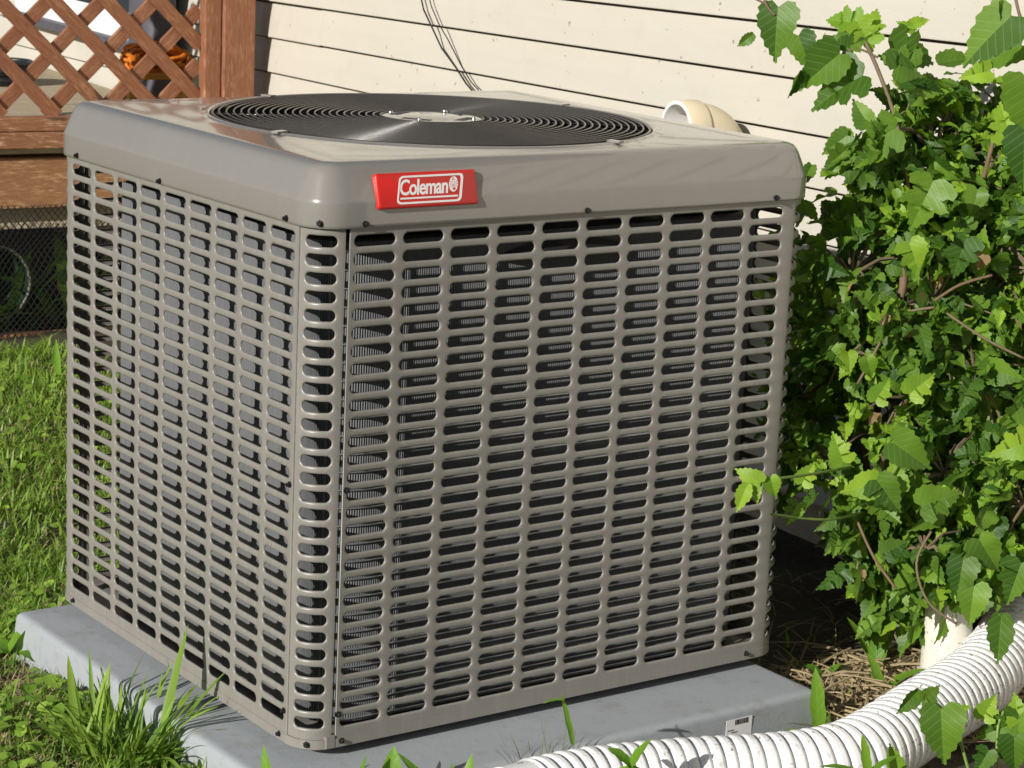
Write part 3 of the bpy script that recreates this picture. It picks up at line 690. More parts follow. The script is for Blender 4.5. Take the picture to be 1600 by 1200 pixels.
# ================================================================ corrugated pipe
def catmull(P_, n=10):
    P_ = [Vector(p_) for p_ in P_]; out = []
    for i in range(len(P_)-1):
        p0, p1, p2, p3 = P_[max(i-1, 0)], P_[i], P_[i+1], P_[min(i+2, len(P_)-1)]
        for k in range(n):
            t = k/n; out.append(.5*((2*p1)+(-p0+p2)*t+(2*p0-5*p1+4*p2-p3)*t*t+(-p0+3*p1-3*p2+p3)*t**3))
    out.append(P_[-1]); return out
def resample(pts, step):
    out = [pts[0]]; d = 0
    for a, b in zip(pts[:-1], pts[1:]):
        L = (b-a).length; t = step-d
        while t <= L: out.append(a.lerp(b, t/L)); t += step
        d = (d+L) % step
    return out
PRAD = .76; zc_ = -10.2+PRAD-.05
line = [(2.15, -3.22, zc_), (3.8, -3.25, zc_), (5.6, -3.72, zc_), (7.3, -4.35, zc_), (8.5, -4.62, zc_+.02), (9.6, -4.5, zc_+.06), (11.7, -3.8, zc_+.1), (14.4, -2.8, zc_+.12), (16.9, -1.5, zc_+.45), (18.0, -.8, zc_+1.6), (18.25, -.5, zc_+4.5)]
pp = resample(catmull(line, 24), .028)
rads = []; per = 9
for i in range(len(pp)):
    ph = (i % per)/per; jit = .8+.4*math.sin(i//per*1.7)**2; r_ = PRAD-.075*jit*(1 if ph > .7 else 0)-(.03 if (.6 < ph <= .7 or ph < .1) else 0)+.006*math.sin(i*.31)*math.sin(i*.017)
    if i < 22: r_ = PRAD-.03
    rads.append(r_)
pipe = put('corrugated_pipe', MB().tube(pp, rads, 32, False), 'corrugated', org=(9, -4.6, -10.2), smooth=True)
tag(pipe, 'white corrugated drain pipe lying on the ground in front of the pad', 'pipe')
pin = put('pipe_lining', MB().tube(pp[:110], [PRAD-.13]*110, 32, False), 'pvc_spotted', pipe, smooth=True)
t0 = (pp[1]-pp[0]).normalized(); a_ = t0.orthogonal().normalized(); b_ = t0.cross(a_)
put('pipe_rim', MB().lathe(pp[0], [(PRAD-.13, 0), (PRAD-.03, 0)], 32, (a_, b_, t0)), 'pvc_spotted', pipe)
# standpipe
sb = Vector((15.1, -1.35, -10.4)); 
stp = empty('standpipe', tuple(sb), 'cream speckled plastic standpipe rising from the soil beside the corrugated pipe', 'pipe')
put('pipe', MB().tube([sb, sb+Vector((-.1, .05, .7)), sb+Vector((-.3, .1, 3.0))], [.60, .57, .42], 24), 'pvc_spotted', stp, smooth=True, ang=60)
put('coupling', MB().tube([sb+Vector((-.03, .02, .0)), sb+Vector((-.06, .03, .55))], [.7, .7], 24), 'pvc_spotted', stp, smooth=True, ang=60)
# ================================================================ leaves
def leafmesh(name, kind, rs, mat, serr=.022):
    heart = [(0, .0), (.10, -.10), (.24, -.13), (.38, -.06), (.45, .10), (.445, .28), (.38, .48), (.28, .66), (.16, .84), (.06, .98), (0, 1.08)]
    lobed = [(0, .0), (.10, -.09), (.25, -.10), (.40, .0), (.46, .14), (.36, .24), (.27, .29), (.40, .42), (.42, .52), (.26, .60), (.22, .74), (.13, .9), (.05, 1.0), (0, 1.08)]
    ovate = [(0, 0), (.12, -.02), (.24, .08), (.31, .25), (.30, .45), (.23, .66), (.12, .88), (.04, 1.), (0, 1.08)]
    out = []
    for sd in (-1, 1):
        cp = {'heart': heart, 'lobed': lobed, 'ovate': ovate, 'half': lobed if sd > 0 else heart}[kind]
        kx = rs.uniform(.85, 1.15); pts = [Vector((a*kx*(1+rs.uniform(-.09, .09)), b+rs.uniform(-.015, .015), 0)) for a, b in cp]; pts = catmull(pts, 2)
        q = []
        for i in range(len(pts)):
            p_ = pts[i]; k = serr*(1 if i % 2 else -1) if 2 < i < len(pts)-1 else 0; t = (pts[min(i+1, len(pts)-1)]-pts[max(i-1, 0)]).normalized()
            q.append((max(0, p_.x+k*t.y), p_.y-k*t.x+(.012 if i % 2 else 0)))
        out.append(q)
    V = []; F = []; UV = []
    fold = rs.uniform(.05, .55); bend = rs.uniform(-.1, .95); wav = rs.uniform(.03, .11); wp = rs.uniform(0, 6)
    def zf(x_, y_): return -abs(x_)*fold*.0+abs(x_)*fold-bend*y_*y_*.5+wav*math.sin(9*y_+wp)*abs(x_)*2
    for sd, q in zip((-1, 1), out):
        o_ = len(V); n_ = len(q)
        for (x_, y_) in q:
            my = min(max(y_*.92+.06*(1-y_), 0), 1.08) if x_ > .001 else y_
            for f_ in (0, .55, 1):
                xx, yy = sd*x_*f_, my+(y_-my)*f_; V.append((xx, yy, zf(xx, yy))); UV.append((xx, yy))
        for i in range(n_-1):
            for j in (0, 1):
                f_ = (o_+i*3+j, o_+i*3+j+1, o_+i*3+3+j+1, o_+i*3+3+j); F.append(f_ if sd > 0 else tuple(reversed(f_)))
    return np.array(V), F, np.array(UV)
def mk(name, vfu, mat):
    V, F, UV = vfu; me = bpy.data.meshes.new(name); me.from_pydata([tuple(v*S) for v in V], [], F); me.validate(); l = me.uv_layers.new(name='UVMap'); idx = np.empty(len(me.loops), int); me.loops.foreach_get('vertex_index', idx)
    l.data.foreach_set('uv', UV[idx].astype(np.float32).ravel()); me.polygons.foreach_set('use_smooth', [True]*len(me.polygons)); me.materials.append(MAT[mat]); return me
rs = random.Random(5)
SHAPES = [leafmesh('leaf', k, rs, 'leaf') for k in ('heart', 'heart', 'lobed', 'half', 'heart', 'lobed', 'ovate', 'half', 'lobed', 'heart', 'half', 'ovate', 'lobed', 'half')]
LM = [mk('leaf', s_, 'leaf') for s_ in SHAPES]; LY = [mk('leaf', s_, 'young_leaf') for s_ in SHAPES]; LD = [mk('leaf', SHAPES[i], 'dry_leaf') for i in (6, 0)]
def frame(tip, nrm):
    y_ = tip.normalized(); z_ = (nrm-y_*nrm.dot(y_)).normalized(); x_ = y_.cross(z_); return Matrix((x_, y_, z_)).transposed()
TOSUN = -SUN; TOCAM = -CF
def joinleaves(items, shapes):
    """one mesh of many leaves: items = (shape index, pos, rot3x3, size)"""
    Vs = []; Fs = []; Us = []; o_ = 0
    for (k, p_, Rm, sz) in items:
        V, F, UV = shapes[k]; A = np.array(Rm); Vs.append((V*sz)@A.T+np.array(p_)); Fs.extend(tuple(i+o_ for i in f) for f in F); Us.append(UV); o_ += len(V)
    return np.concatenate(Vs), Fs, np.concatenate(Us)
BASE = Vector((17.3, 2.3, -10.25))
shrub = empty('mulberry_shrub', tuple(BASE), 'leafy green mulberry shrub with lobed leaves between the unit and the wall', 'shrub')
def leafobj(parent, me, p_, Rm, sz, name='leaf'):
    o = bpy.data.objects.new(name, me); COL.objects.link(o); o.parent = parent; org = Vector(tuple(parent['org']))
    m4 = Rm.to_4x4(); m4 = m4 @ Matrix.Diagonal((sz, sz, sz, 1)); m4.translation = (Vector(p_)-org)*S; o.matrix_local = m4; return o
# branches
CL = [(1330, 430, 48, 1.3, 42), (1420, 340, 49, 1.3, 50), (1500, 290, 50, 1.4, 52), (1575, 250, 50, 1.3, 46), (1385, 215, 48.5, .9, 20), (1480, 190, 50, .9, 20), (1455, 480, 48, 1.5, 60), (1555, 430, 49, 1.6, 66), (1320, 560, 48, 1.1, 34), (1420, 620, 48, 1.2, 40), (1525, 590, 48, 1.6, 60), (1595, 600, 49, 1.5, 54), (1300, 720, 48.5, .9, 22), (1380, 745, 47.3, 1.0, 30), (1475, 740, 47.2, 1.3, 44), (1565, 760, 47.5, 1.5, 54), (1345, 850, 48, .7, 12), (1445, 860, 47, 1.0, 26), (1525, 860, 47.2, .9, 24), (1600, 790, 47, 1.1, 34), (1265, 470, 50, .8, 22), (1260, 620, 50, .8, 16), (1610, 420, 48, 1.3, 34), (1480, 560, 52, 2.4, 60), (1360, 600, 52, 1.8, 40), (1480, 780, 51.5, 2.0, 44), (1560, 350, 53, 2.0, 44), (1330, 330, 49.5, .7, 14), (1300, 640, 51, 1.2, 22), (1660, 600, 49, 2.2, 60), (1650, 300, 50, 2.0, 50), (1660, 760, 48, 1.4, 36), (1385, 915, 49, .7, 20), (1400, 820, 49.5, 1.2, 30), (1560, 185, 51, .8, 20), (1450, 260, 50, 1.2, 34), (1530, 350, 50, 1.4, 40), (1370, 300, 49.5, 1.0, 26), (1430, 160, 49.5, .7, 14), (1450, 930, 48.8, .8, 22), (1530, 820, 49, 1.4, 34)]
stems = MB()
trunks = []
for k in range(7):
    b0 = BASE+Vector((rs.uniform(-.7, .7), rs.uniform(-.9, .9), 0)); top = at(1330+k*45, 240+rs.uniform(-60, 200), 49+rs.uniform(-.6, 1.5)); mid = b0.lerp(top, .5)+Vector((rs.uniform(-.5, .5), rs.uniform(-.5, .5), 0))
    pts = resample(catmull([b0, mid, top], 10), .5); trunks.append(pts)
    put('stem', MB().tube(pts, [.13-.09*i/len(pts) for i in range(len(pts))], 7), 'bark', shrub, smooth=True)
allp = [p_ for t in trunks for p_ in t]
tw = MB(); cand = []
for (px, py, d_, r_, n_) in CL:
    c = at(px, py, d_); nr = min(allp, key=lambda q: (q-c).length+(.6*max(0, q.z-c.z)))
    if (nr-c).length > .3: tw.tube(catmull([nr, nr.lerp(c, .55)+Vector((0, 0, .35)), c], 5), .05, 5)
    nsub = max(5, int(n_*.46))
    for j in range(nsub):
        while True:
            v = Vector((rs.uniform(-1, 1), rs.uniform(-1, 1), rs.uniform(-1, 1)))
            if v.length < 1: break
        e = c+v*r_*1.05
        if CW+.25 > e.x and e.y > -.4: e.x = CW+.35
        wl = (PW-e).dot(NW)
        if (e-PW).dot(NW) < .5: e = e+NW*(.5-(e-PW).dot(NW))
        if e.z < -9.6: e.z = -9.6
        tw.tube([c, c.lerp(e, .5)+Vector((0, 0, .15)), e], [.035, .026, .014], 4, False)
        out = (e-c).normalized() if (e-c).length > .05 else Zv
        young = rs.random() < .36
        for q in range(6 if not young else 7):
            lp = e+Vector((rs.gauss(0, .22), rs.gauss(0, .22), rs.gauss(0, .2))) if q else e
            tip = (out*.5+Vector((rs.gauss(0, .6), rs.gauss(0, .6), rs.gauss(-.35, .5)))); tip = tip if tip.length > .1 else X
            nrm = (TOSUN*.6+TOCAM*.3+Zv*.55+Vector((rs.gauss(0, .7), rs.gauss(0, .7), rs.gauss(0, .7))))
            sz = rs.uniform(.2, .44) if young else rs.uniform(.32, .66)*(1.25 if rs.random() < .15 else 1)
            cand.append((lp, tip, nrm, sz, young and rs.random() < .75))
put('twigs', tw, 'twig', shrub)['kind'] = 'stuff'
def Li(px, py, d_, L_, ang, kind, tilt=(.0, .0), young=False):
    """a leaf picked out in the photograph: base point, length and lie"""
    a = math.radians(ang); tip = CR*math.cos(a)-CD*math.sin(a)+CF*tilt[0]; nrm = TOCAM*.8+TOSUN*.6+CR*tilt[1]; L3 = L_*d_/FP/1.08
    c = at(px, py, d_)-tip.normalized()*(L3*.5); return (c, tip, nrm, L3, young, {'heart': 0, 'lobed': 2, 'half': 3, 'ovate': 6, 'heart2': 1}[kind])
EXP = [Li(1212, 50, 49, 84, -96, 'heart'), Li(1166, 62, 49, 34, 215, 'ovate', (.5, .8)), Li(1257, 82, 48.5, 60, -70, 'heart'), Li(1282, 108, 48.3, 82, 218, 'heart2', (.1, .3)), Li(1308, 138, 48.4, 95, 206, 'lobed', (.2, -1.6)), Li(1242, 130, 48.5, 50, -112, 'ovate', (.5, 1.5)), Li(1318, 32, 49, 55, 165, 'lobed', (.3, .5), True), Li(1362, 38, 48.8, 58, 75, 'half', (.1, .0), True), Li(1352, 55, 48.7, 52, -60, 'lobed', (.0, .2), True), Li(1425, 85, 49, 78, -15, 'lobed', (.1, .2)), Li(1405, 95, 49, 60, 160, 'lobed'), Li(1416, 42, 49, 34, 150, 'ovate', (0, .5), True), Li(1434, 36, 49, 36, 15, 'ovate', (0, .5), True), Li(1543, 58, 47, 104, 222, 'heart', (.1, -.2)), Li(1562, 20, 47, 40, -80, 'ovate', (.4, 1.8)), Li(1602, 165, 44, 90, -97, 'heart2'), Li(1600, 248, 44, 92, -92, 'heart'), Li(1572, 190, 46, 62, 105, 'lobed', (.0, .1), True), Li(1368, 218, 47.5, 76, 208, 'lobed', (.2, .2)), Li(1442, 318, 47, 84, 246, 'lobed', (.1, .3)), Li(1345, 175, 48, 46, 120, 'heart'), Li(1445, 140, 48.5, 60, -10, 'ovate', (.3, -1.2)), Li(1430, 122, 48.4, 60, 20, 'half', (.3, -1)), Li(1490, 95, 49, 64, 10, 'ovate', (.3, -1.3)), Li(1560, 84, 49, 80, 200, 'half', (.3, -1.5)), Li(1525, 115, 49, 48, 190, 'half', (0, .2), True), Li(1335, 68, 48.6, 45, 30, 'half'), Li(1306, 65, 48.8, 40, 180, 'heart'),
       Li(1425, 712, 45.5, 76, -35, 'heart'), Li(1345, 762, 45.5, 56, 190, 'heart2', (0, .2), True), Li(1400, 742, 45.6, 50, 100, 'heart', (0, .3), True), Li(1388, 775, 45.4, 66, -55, 'half'), Li(1440, 600, 46.5, 54, 40, 'half', (0, .2), True), Li(1378, 610, 46.5, 44, 60, 'half', (0, .1), True), Li(1170, 744, 43.6, 44, 150, 'heart', (0, .1), True), Li(1208, 762, 43.7, 36, -75, 'heart2', (0, .2), True), Li(1160, 776, 43.5, 48, -112, 'ovate', (0, .1), True), Li(1180, 770, 43.6, 34, -80, 'ovate', (0, .5), True), Li(1238, 802, 45, 40, -120, 'half'), Li(1262, 740, 45.5, 40, 60, 'half', (0, .2), True), Li(1500, 905, 45, 66, -100, 'heart'), Li(1545, 868, 45, 66, -60, 'heart2'), Li(1585, 910, 45, 70, 250, 'half'), Li(1562, 995, 44.5, 80, -95, 'ovate'), Li(1518, 945, 45, 66, 262, 'heart'), Li(1265, 330, 48.5, 40, -50, 'ovate', (.1, 0)), Li(1400, 855, 45.2, 44, 30, 'half'), Li(1470, 780, 45.5, 70, 20, 'half'), Li(1580, 700, 45.5, 64, 200, 'half', (0, .2), True), Li(1430, 405, 46.8, 60, -70, 'half', (0, .1), True), Li(1500, 400, 46.8, 64, 250, 'lobed'), Li(1305, 225, 48.5, 50, 215, 'heart', (.2, .3)), Li(1310, 700, 46, 50, 110, 'half', (0, .1), True)]
# twigs for the picked-out leaves
def twp(pl, r_=.03, mat='twig'):
    put('twig', MB().tube(catmull([at(*q) for q in pl], 5), [r_]*(5*(len(pl)-1)+1), 5), mat, shrub, smooth=True)
twp([(1420, 300, 48.6), (1400, 190, 48.5), (1372, 110, 48.6), (1352, 66, 48.7)], .045, 'twig'); twp([(1372, 90, 48.6), (1340, 76, 48.6), (1316, 84, 48.5)], .025); twp([(1190, -40, 49), (1196, 4, 49), (1211, 24, 49)], .03); twp([(1180, -2, 49), (1200, 8, 49)], .025); twp([(1580, -40, 47), (1592, 20, 47), (1612, 70, 47)], .035); twp([(1590, 30, 47), (1572, 22, 47)], .022)
twp([(1150, 778, 43.6), (1195, 752, 43.8), (1260, 742, 45), (1330, 730, 46.8)], .03, 'stem_green'); twp([(1205, 803, 44.5), (1290, 812, 45.5), (1350, 800, 46.8)], .03, 'stem_green'); twp([(1460, 480, 46.6), (1400, 500, 47), (1340, 600, 47.4)], .03); twp([(1418, 660, 46), (1405, 720, 45.6), (1380, 760, 45.5)], .03, 'stem_green')
twp([(1455, 830, 45.2), (1432, 880, 45.2), (1450, 940, 45.2), (1495, 975, 45.2)], .026, 'twig'); twp([(1340, 815, 46.5), (1365, 870, 46.2), (1400, 920, 46)], .03, 'bark'); twp([(1405, 380, 48), (1412, 440, 48), (1402, 480, 48)], .09, 'bark'); twp([(1550, 430, 47), (1500, 445, 47), (1460, 470, 47)], .03, 'bark'); twp([(1600, 560, 46.6), (1540, 530, 46.6), (1480, 490, 46.8)], .028)
allleaf = [(p_, t_, n_, s_, y_, rs.randrange(14)) for (p_, t_, n_, s_, y_) in cand]
def score(l): d_ = (l[0]-CC).dot(CF); return l[3]/d_*1.0-(.02*(d_-44)/44)
def inview(l):
    v = l[0]-CC; d_ = v.dot(CF); return -20 < 800+FP*v.dot(CR)/d_ < 1640
allleaf.sort(key=lambda l: -(score(l) if inview(l) else -1))
near = EXP+allleaf[:300-len(EXP)]; rest = allleaf[300-len(EXP):]
for l in near: leafobj(shrub, (LY if l[4] else LM)[l[5]], l[0], frame(l[1], l[2]), l[3])
org = Vector(BASE)
for (sel, mat) in ((False, 'leaf'), (True, 'young_leaf')):
    it_ = [(l[5], (l[0]-org), frame(l[1], l[2]), l[3]) for l in rest if l[4] == sel]
    o = bpy.data.objects.new('foliage', mk('foliage', joinleaves(it_, SHAPES), mat)); COL.objects.link(o); o.parent = shrub; o['kind'] = 'stuff'
for i in range(16):
    c = at(rs.uniform(1330, 1590), rs.uniform(380, 900), rs.uniform(46.5, 48)); leafobj(shrub, LD[i % 2], c, frame(Vector((rs.gauss(0, .5), rs.gauss(0, .5), -1)), TOCAM+Vector((rs.gauss(0, .5), rs.gauss(0, .5), .3))), rs.uniform(.2, .38), 'dry_leaf')
# foreground mulberry shoot, bottom right
sh = empty('mulberry_shoot', (12.6, -5.4, -10.2), 'young mulberry shoot growing over the corrugated pipe in the near right corner', 'shrub')
def LiF(*a, **k): return Li(*a, **k)
for l in [Li(1472, 1150, 40.5, 92, -88, 'heart'), Li(1560, 1140, 41, 66, 200, 'half'), Li(1590, 1110, 41, 50, 100, 'half', (0, .1), True), Li(1545, 1105, 41, 44, 60, 'half', (0, .1), True), Li(1420, 1095, 40.6, 54, 230, 'ovate', (.2, 1.0)), Li(1455, 1085, 40.6, 40, 35, 'half', (.1, .8)), Li(1585, 1180, 40.5, 60, -90, 'heart2'), Li(1535, 1190, 40.5, 44, 240, 'half'), Li(1445, 1120, 40.8, 36, 250, 'ovate', (.2, 1)), Li(1500, 1110, 41.2, 36, 20, 'ovate', (0, .1), True), Li(1400, 1190, 40.4, 56, 110, 'ovate'), Li(1612, 1150, 40.5, 64, 260, 'heart')]:
    leafobj(sh, (LY if l[4] else LM)[l[5]], l[0], frame(l[1], l[2]), l[3])
for pl in ([(1520, 1230, 41), (1490, 1130, 40.8), (1450, 1090, 40.7)], [(1560, 1230, 41), (1560, 1130, 41), (1590, 1090, 41.2)], [(1600, 1230, 41), (1575, 1150, 40.8)]):
    put('stem', MB().tube(catmull([at(*q) for q in pl], 5), .03, 5), 'stem_green', sh, smooth=True)
# ================================================================ weeds and grasses
def strap(p_, d_, L_, wd, bend, seg=7, twist=0.0, fold=.25, wave=0):
    """a long leaf: base, start direction, length, width, bend toward the horizontal"""
    V = []; F = []; UV = []; d_ = Vector(d_).normalized(); side = d_.cross(Zv); side = side.normalized() if side.length > .05 else Vector((1, 0, 0)).copy()
    q = Vector(p_)
    for i in range(seg+1):
        t = i/seg; w_ = wd*math.sin(math.pi*min(1, (t*.82+.18)))**.75*(1 if t < 1 else .02); nn = side.cross(d_).normalized(); s2 = (side*math.cos(twist*t)+nn*math.sin(twist*t)); n2 = s2.cross(d_)
        wv = wave*math.sin(t*17)
        V += [q-s2*w_*(1+wv)+n2*w_*fold, q.copy(), q+s2*w_*(1-wv)+n2*w_*fold]; UV += [(-.2*w_/wd, t), (0, t), (.2*w_/wd, t)]
        d_ = (d_+Vector((0, 0, -bend/seg))).normalized(); q = q+d_*(L_/seg)
    for i in range(seg):
        for j in (0, 1): F.append((3*i+j, 3*i+j+1, 3*i+3+j+1, 3*i+3+j))
    return V, F, UV
def straps(lst):
    V = []; F = []; U = []
    for (v, f, u) in lst:
        o_ = len(V); V += v; F += [tuple(i+o_ for i in q) for q in f]; U += u
    m = MB(); m.v = V; m.f = F; return m, U
def putstraps(name, lst, mat, parent=None, org=None):
    m, U = straps(lst); it_ = iter(U); return put(name, m, mat, parent, org, smooth=True, uvfn=lambda v: next(it_))
def weed(org, leaves, label, group=None, name='weed', mat='weed_leaf'):
    e = empty(name, tuple(org), label, 'weed', group)
    for (off, d_, L_, wd, bend, tw_) in leaves:
        putstraps('leaf', [strap(Vector(org)+Vector(off), d_, L_, wd, bend, 9, tw_, .3, .12)], mat, e)
    return e
def rel(a, u_, f_=0): return CR*math.cos(math.radians(a))*u_-CD*math.sin(math.radians(a))*u_+CF*f_
G = 'broadleaf weeds in front of the pad'
weed((-1.55, -1.9, -10.2), [((0, 0, 0), rel(97, 1), 2.05, .17, .1, 1.2), ((.05, 0, 0), rel(82, 1), 1.5, .15, .3, .4), ((1.0, -.3, 0), rel(76, 1), 1.85, .14, .15, .3), ((.2, -.2, 0), rel(60, 1), 1.2, .16, .5, .3)], 'twisted leaf weed at the front corner of the pad, below the corner post', G)
weed((.45, -2.25, -10.2), [((0, 0, 0), rel(88, 1), 1.75, .28, .25, .15), ((0, 0, 0), rel(60, 1), 1.55, .2, .5, .1), ((.1, .1, 0), rel(125, 1, -.2), 1.2, .18, .6, .2)], 'broad bright weed at the bottom edge, between the corner post and the pipe mouth', G)
weed((1.75, -2.3, -10.2), [((0, 0, 0), rel(117, 1), 1.75, .16, .5, .2), ((.2, 0, 0), rel(85, 1), 1.35, .16, .6, .4), ((.3, 0, 0), rel(100, 1), 1.2, .12, .6, .4)], 'pale strap-leaved weed leaning left beside the pipe mouth', G)
w1 = onground(985, 1235, -10.2); 
weed(at(985, 1200, 39.5), [((0, 0, 0), rel(128, 1), .52, .16, .5, .2), ((0, 0, 0), rel(58, 1), .62, .15, .3, .2), ((0, 0, 0), rel(205, 1, -.3), .42, .12, .5, .2), ((0, 0, 0), rel(-20, 1, -.3), .4, .12, .5, .1)], 'four-leaved weed standing in front of the middle of the corrugated pipe', G)
weed(at(1355, 1215, 39.5), [((0, 0, 0), rel(95, 1), .75, .10, .2, .2), ((0, 0, 0), rel(45, 1), .7, .11, .5, .1), ((0, 0, 0), rel(150, 1), .85, .10, .6, .1), ((0, 0, 0), rel(172, 1, -.2), .6, .09, .7, .1), ((0, 0, 0), rel(15, 1, -.2), .6, .1, .7, .2)], 'spiky rosette weed in front of the pipe, below the pad corner', G)
weed((10.7, -2.0, -10.2), [((0, 0, 0), rel(92, 1), 1.35, .16, .1, .3), ((-.4, 0, 0), rel(160, 1), .9, .26, .9, .1), ((-.1, 0, 0), rel(30, 1), .5, .16, .8, .1)], 'tall narrow leaf weed at the right corner of the pad', G)
weed(at(895, 1165, 41), [((0, 0, 0), rel(102, 1), .95, .07, .05, .2), ((-.2, .1, .85), rel(172, 1), .36, .05, .6, .2)], 'thin bent stalk weed casting a shadow on the pad, beside the pipe', G)
weed((13.5, -.9, -10.2), [((0, 0, 0), rel(40, 1), 1.15, .20, .5, .2), ((0, 0, 0), rel(100, 1), .9, .15, .8, .2), ((.1, .2, 0), rel(150, 1), .8, .15, .8, .2), ((0, 0, 0), rel(10, 1), .8, .16, .9, .1)], 'broad dock-like weed on the bare soil beside the standpipe', G)
weed((12.9, .2, -10.2), [((0, 0, 0), rel(60, 1), .6, .16, .9, .2), ((0, 0, 0), rel(120, 1), .6, .16, .9, .2), ((0, 0, 0), rel(10, 1), .5, .15, .9, .2), ((0, 0, 0), rel(170, 1), .5, .15, .9, .2)], 'small low weed on the bare soil behind the pad corner', G)
weed((14.4, .2, -10.2), [((0, 0, 0), rel(85, 1), 1.7, .2, .3, .2), ((0, 0, 0), rel(110, 1), 1.3, .17, .5, .2), ((0, 0, 0), rel(70, 1), 1.2, .2, .6, .2)], 'upright leafy weed at the foot of the shrub, left of the standpipe', G)
weed((-1.25, 9.9, -10.2), [((0, 0, 0), rel(62, 1), .85, .22, .6, .2), ((0, 0, 0), rel(140, 1), .7, .26, .9, .1), ((.25, -.7, 0), rel(60, 1), .5, .16, .9, .2), ((.25, -.7, 0), rel(130, 1), .4, .14, .9, .2)], 'broad weed leaf standing against the far left corner of the pad', G)
weed(Vector((10.6, 36.0, gz(10.6, 36))), [((0, 0, 0), rel(165, 1), 2.4, .4, .9, .2), ((.3, 0, 0), rel(40, 1), 1.2, .3, 1.2, .2), ((1.3, 0, 0), rel(92, 1), 1.7, .12, .1, .2), ((.9, 0, 0), rel(20, 1), 1.8, .28, .9, .2), ((.5, 0, 0), rel(120, 1), 1.0, .3, 1.2, .2), ((1.6, 0, 0), rel(60, 1), 1.1, .3, 1.2, .2)], 'large-leaved weed clump at the foot of the netting under the deck', G)
for i, (a_, b_, hh, lab) in enumerate(((8.4, 1.6, 3.4, 'dark leafy plant behind the netting beside the pot'), (11.4, 1.0, 4.6, 'dark leafy plant behind the netting at the frame edge'), (6.6, 1.0, 4.2, 'dark leafy plant behind the netting next to the condenser corner'))):
    weed(K(a_, b_, -11.8), [((rs.uniform(-.5, .5), 0, 0), rel(90+rs.uniform(-60, 60), 1, rs.uniform(-.3, .3)), hh*rs.uniform(.5, 1), .45, .7, .3) for q in range(13)], lab, 'plants behind the netting', 'leafy_plant', 'leaf')
# tall grass tuft on the left of the pad
def tuft(name, c, n_, rad, L0, L1, wd, label, mat='grass', lean=(0, 0, 0), group=None, spread=.55):
    lst = []
    for i in range(n_):
        a = rs.uniform(0, 6.28); r_ = rad*math.sqrt(rs.random()); p_ = Vector(c)+Vector((r_*math.cos(a), r_*math.sin(a), -.05))
        d_ = Vector((math.cos(a)*spread*rs.random()+rs.gauss(0, .22), math.sin(a)*spread*rs.random()+rs.gauss(0, .22), 1))+Vector(lean)
        lst.append(strap(p_, d_, rs.uniform(L0, L1), wd*rs.uniform(.6, 1.2), rs.uniform(.3, 1.7), 7, rs.uniform(-.8, .8)))
    o = putstraps(name, lst, mat, None, tuple(c)); tag(o, label, 'grass', group); return o
tuft('grass_tuft', (-1.75, 3.55, -10.2), 190, .85, .6, 2.1, .045, 'tall green grass tuft leaning against the left side of the pad', lean=(.12, .1, 0), group='grass tufts', spread=.9)
lst = [strap(Vector((-1.25, 3.2, -10.2)), rel(78, 1, .1), 2.6, .11, .1, 9, .3), strap(Vector((-1.2, 3.2, -10.2)), rel(60, 1, .1), 2.4, .08, .5, 9, .3), strap(Vector((-2.2, 4.6, -10.2)), rel(95, 1), 1.7, .09, .3, 9, .2), strap(Vector((-2.1, 4.2, -10.2)), rel(80, 1), 1.7, .10, .4, 9, .2)]
tag(putstraps('grass_tuft', lst, 'grass', None, (-1.25, 3.2, -10.2)), 'few broad upright grass blades rising above the pad edge beside the tuft', 'grass', 'grass tufts')
tuft('grass_tuft', (3.9, -2.25, -10.2), 150, .42, .7, 1.75, .012, 'fine wiry grass tuft at the pad edge left of the pipe mouth', 'fine_grass', (.15, .1, 0), 'grass tufts', .9)
# ---- lawn (uncountable)
def inside(x_, y_):
    if px0-.1 < x_ < px1+.1 and py0-.1 < y_ < py1+.1: return False
    return True
def lawn_weight(x_, y_):
    # 0..1: bare soil under the shrub and by the standpipe
    if x_ > 11.2 and y_ < 26 or (x_ > 6 and y_ < -1.6): return .05
    if x_ > 17: return .05
    return 1
def bare(a, b): return min(1., 1.1*math.exp(-((a+2.3)**2+(b-7.6)**2)/5.)+.9*math.exp(-((a+4.5)**2+(b-4.2)**2)/4.)+.6*math.exp(-((a-1.)**2+(b-12.5)**2)/3.))
def blades(N, x0, x1, y0, y1, h0, h1, w_, keep):
    P_ = np.empty((0, 2))
    xx = rng.uniform(x0, x1, N); yy = rng.uniform(y0, y1, N)
    sel = np.array([inside(a, b) and rng.random() < keep(a, b) for a, b in zip(xx, yy)]); xx, yy = xx[sel], yy[sel]; n_ = len(xx)
    zz = np.array([gz(a, b)+gnoise(a, b) for a, b in zip(xx, yy)])-.08
    h = rng.uniform(h0, h1, n_); az = rng.uniform(0, 2*np.pi, n_); lean = rng.uniform(.2, 1.5, n_); wd = w_*rng.uniform(.6, 1.3, n_)
    dx, dy = np.cos(az), np.sin(az); sx, sy = -dy, dx
    V = np.zeros((n_, 7, 3))
    for i, (t, k) in enumerate(((0, 1), (.45, .9), (.8, .55), (1, 0))):
        f = t*h; ox = dx*lean*h*t*t*.8; oy = dy*lean*h*t*t*.8; z_ = zz+f*(1-.35*t*lean/1.5)
        bx, by = xx+ox, yy+oy
        if i < 3:
            V[:, 2*i] = np.c_[bx-sx*wd*k, by-sy*wd*k, z_]; V[:, 2*i+1] = np.c_[bx+sx*wd*k, by+sy*wd*k, z_]
        else: V[:, 6] = np.c_[bx, by, z_]
    return V
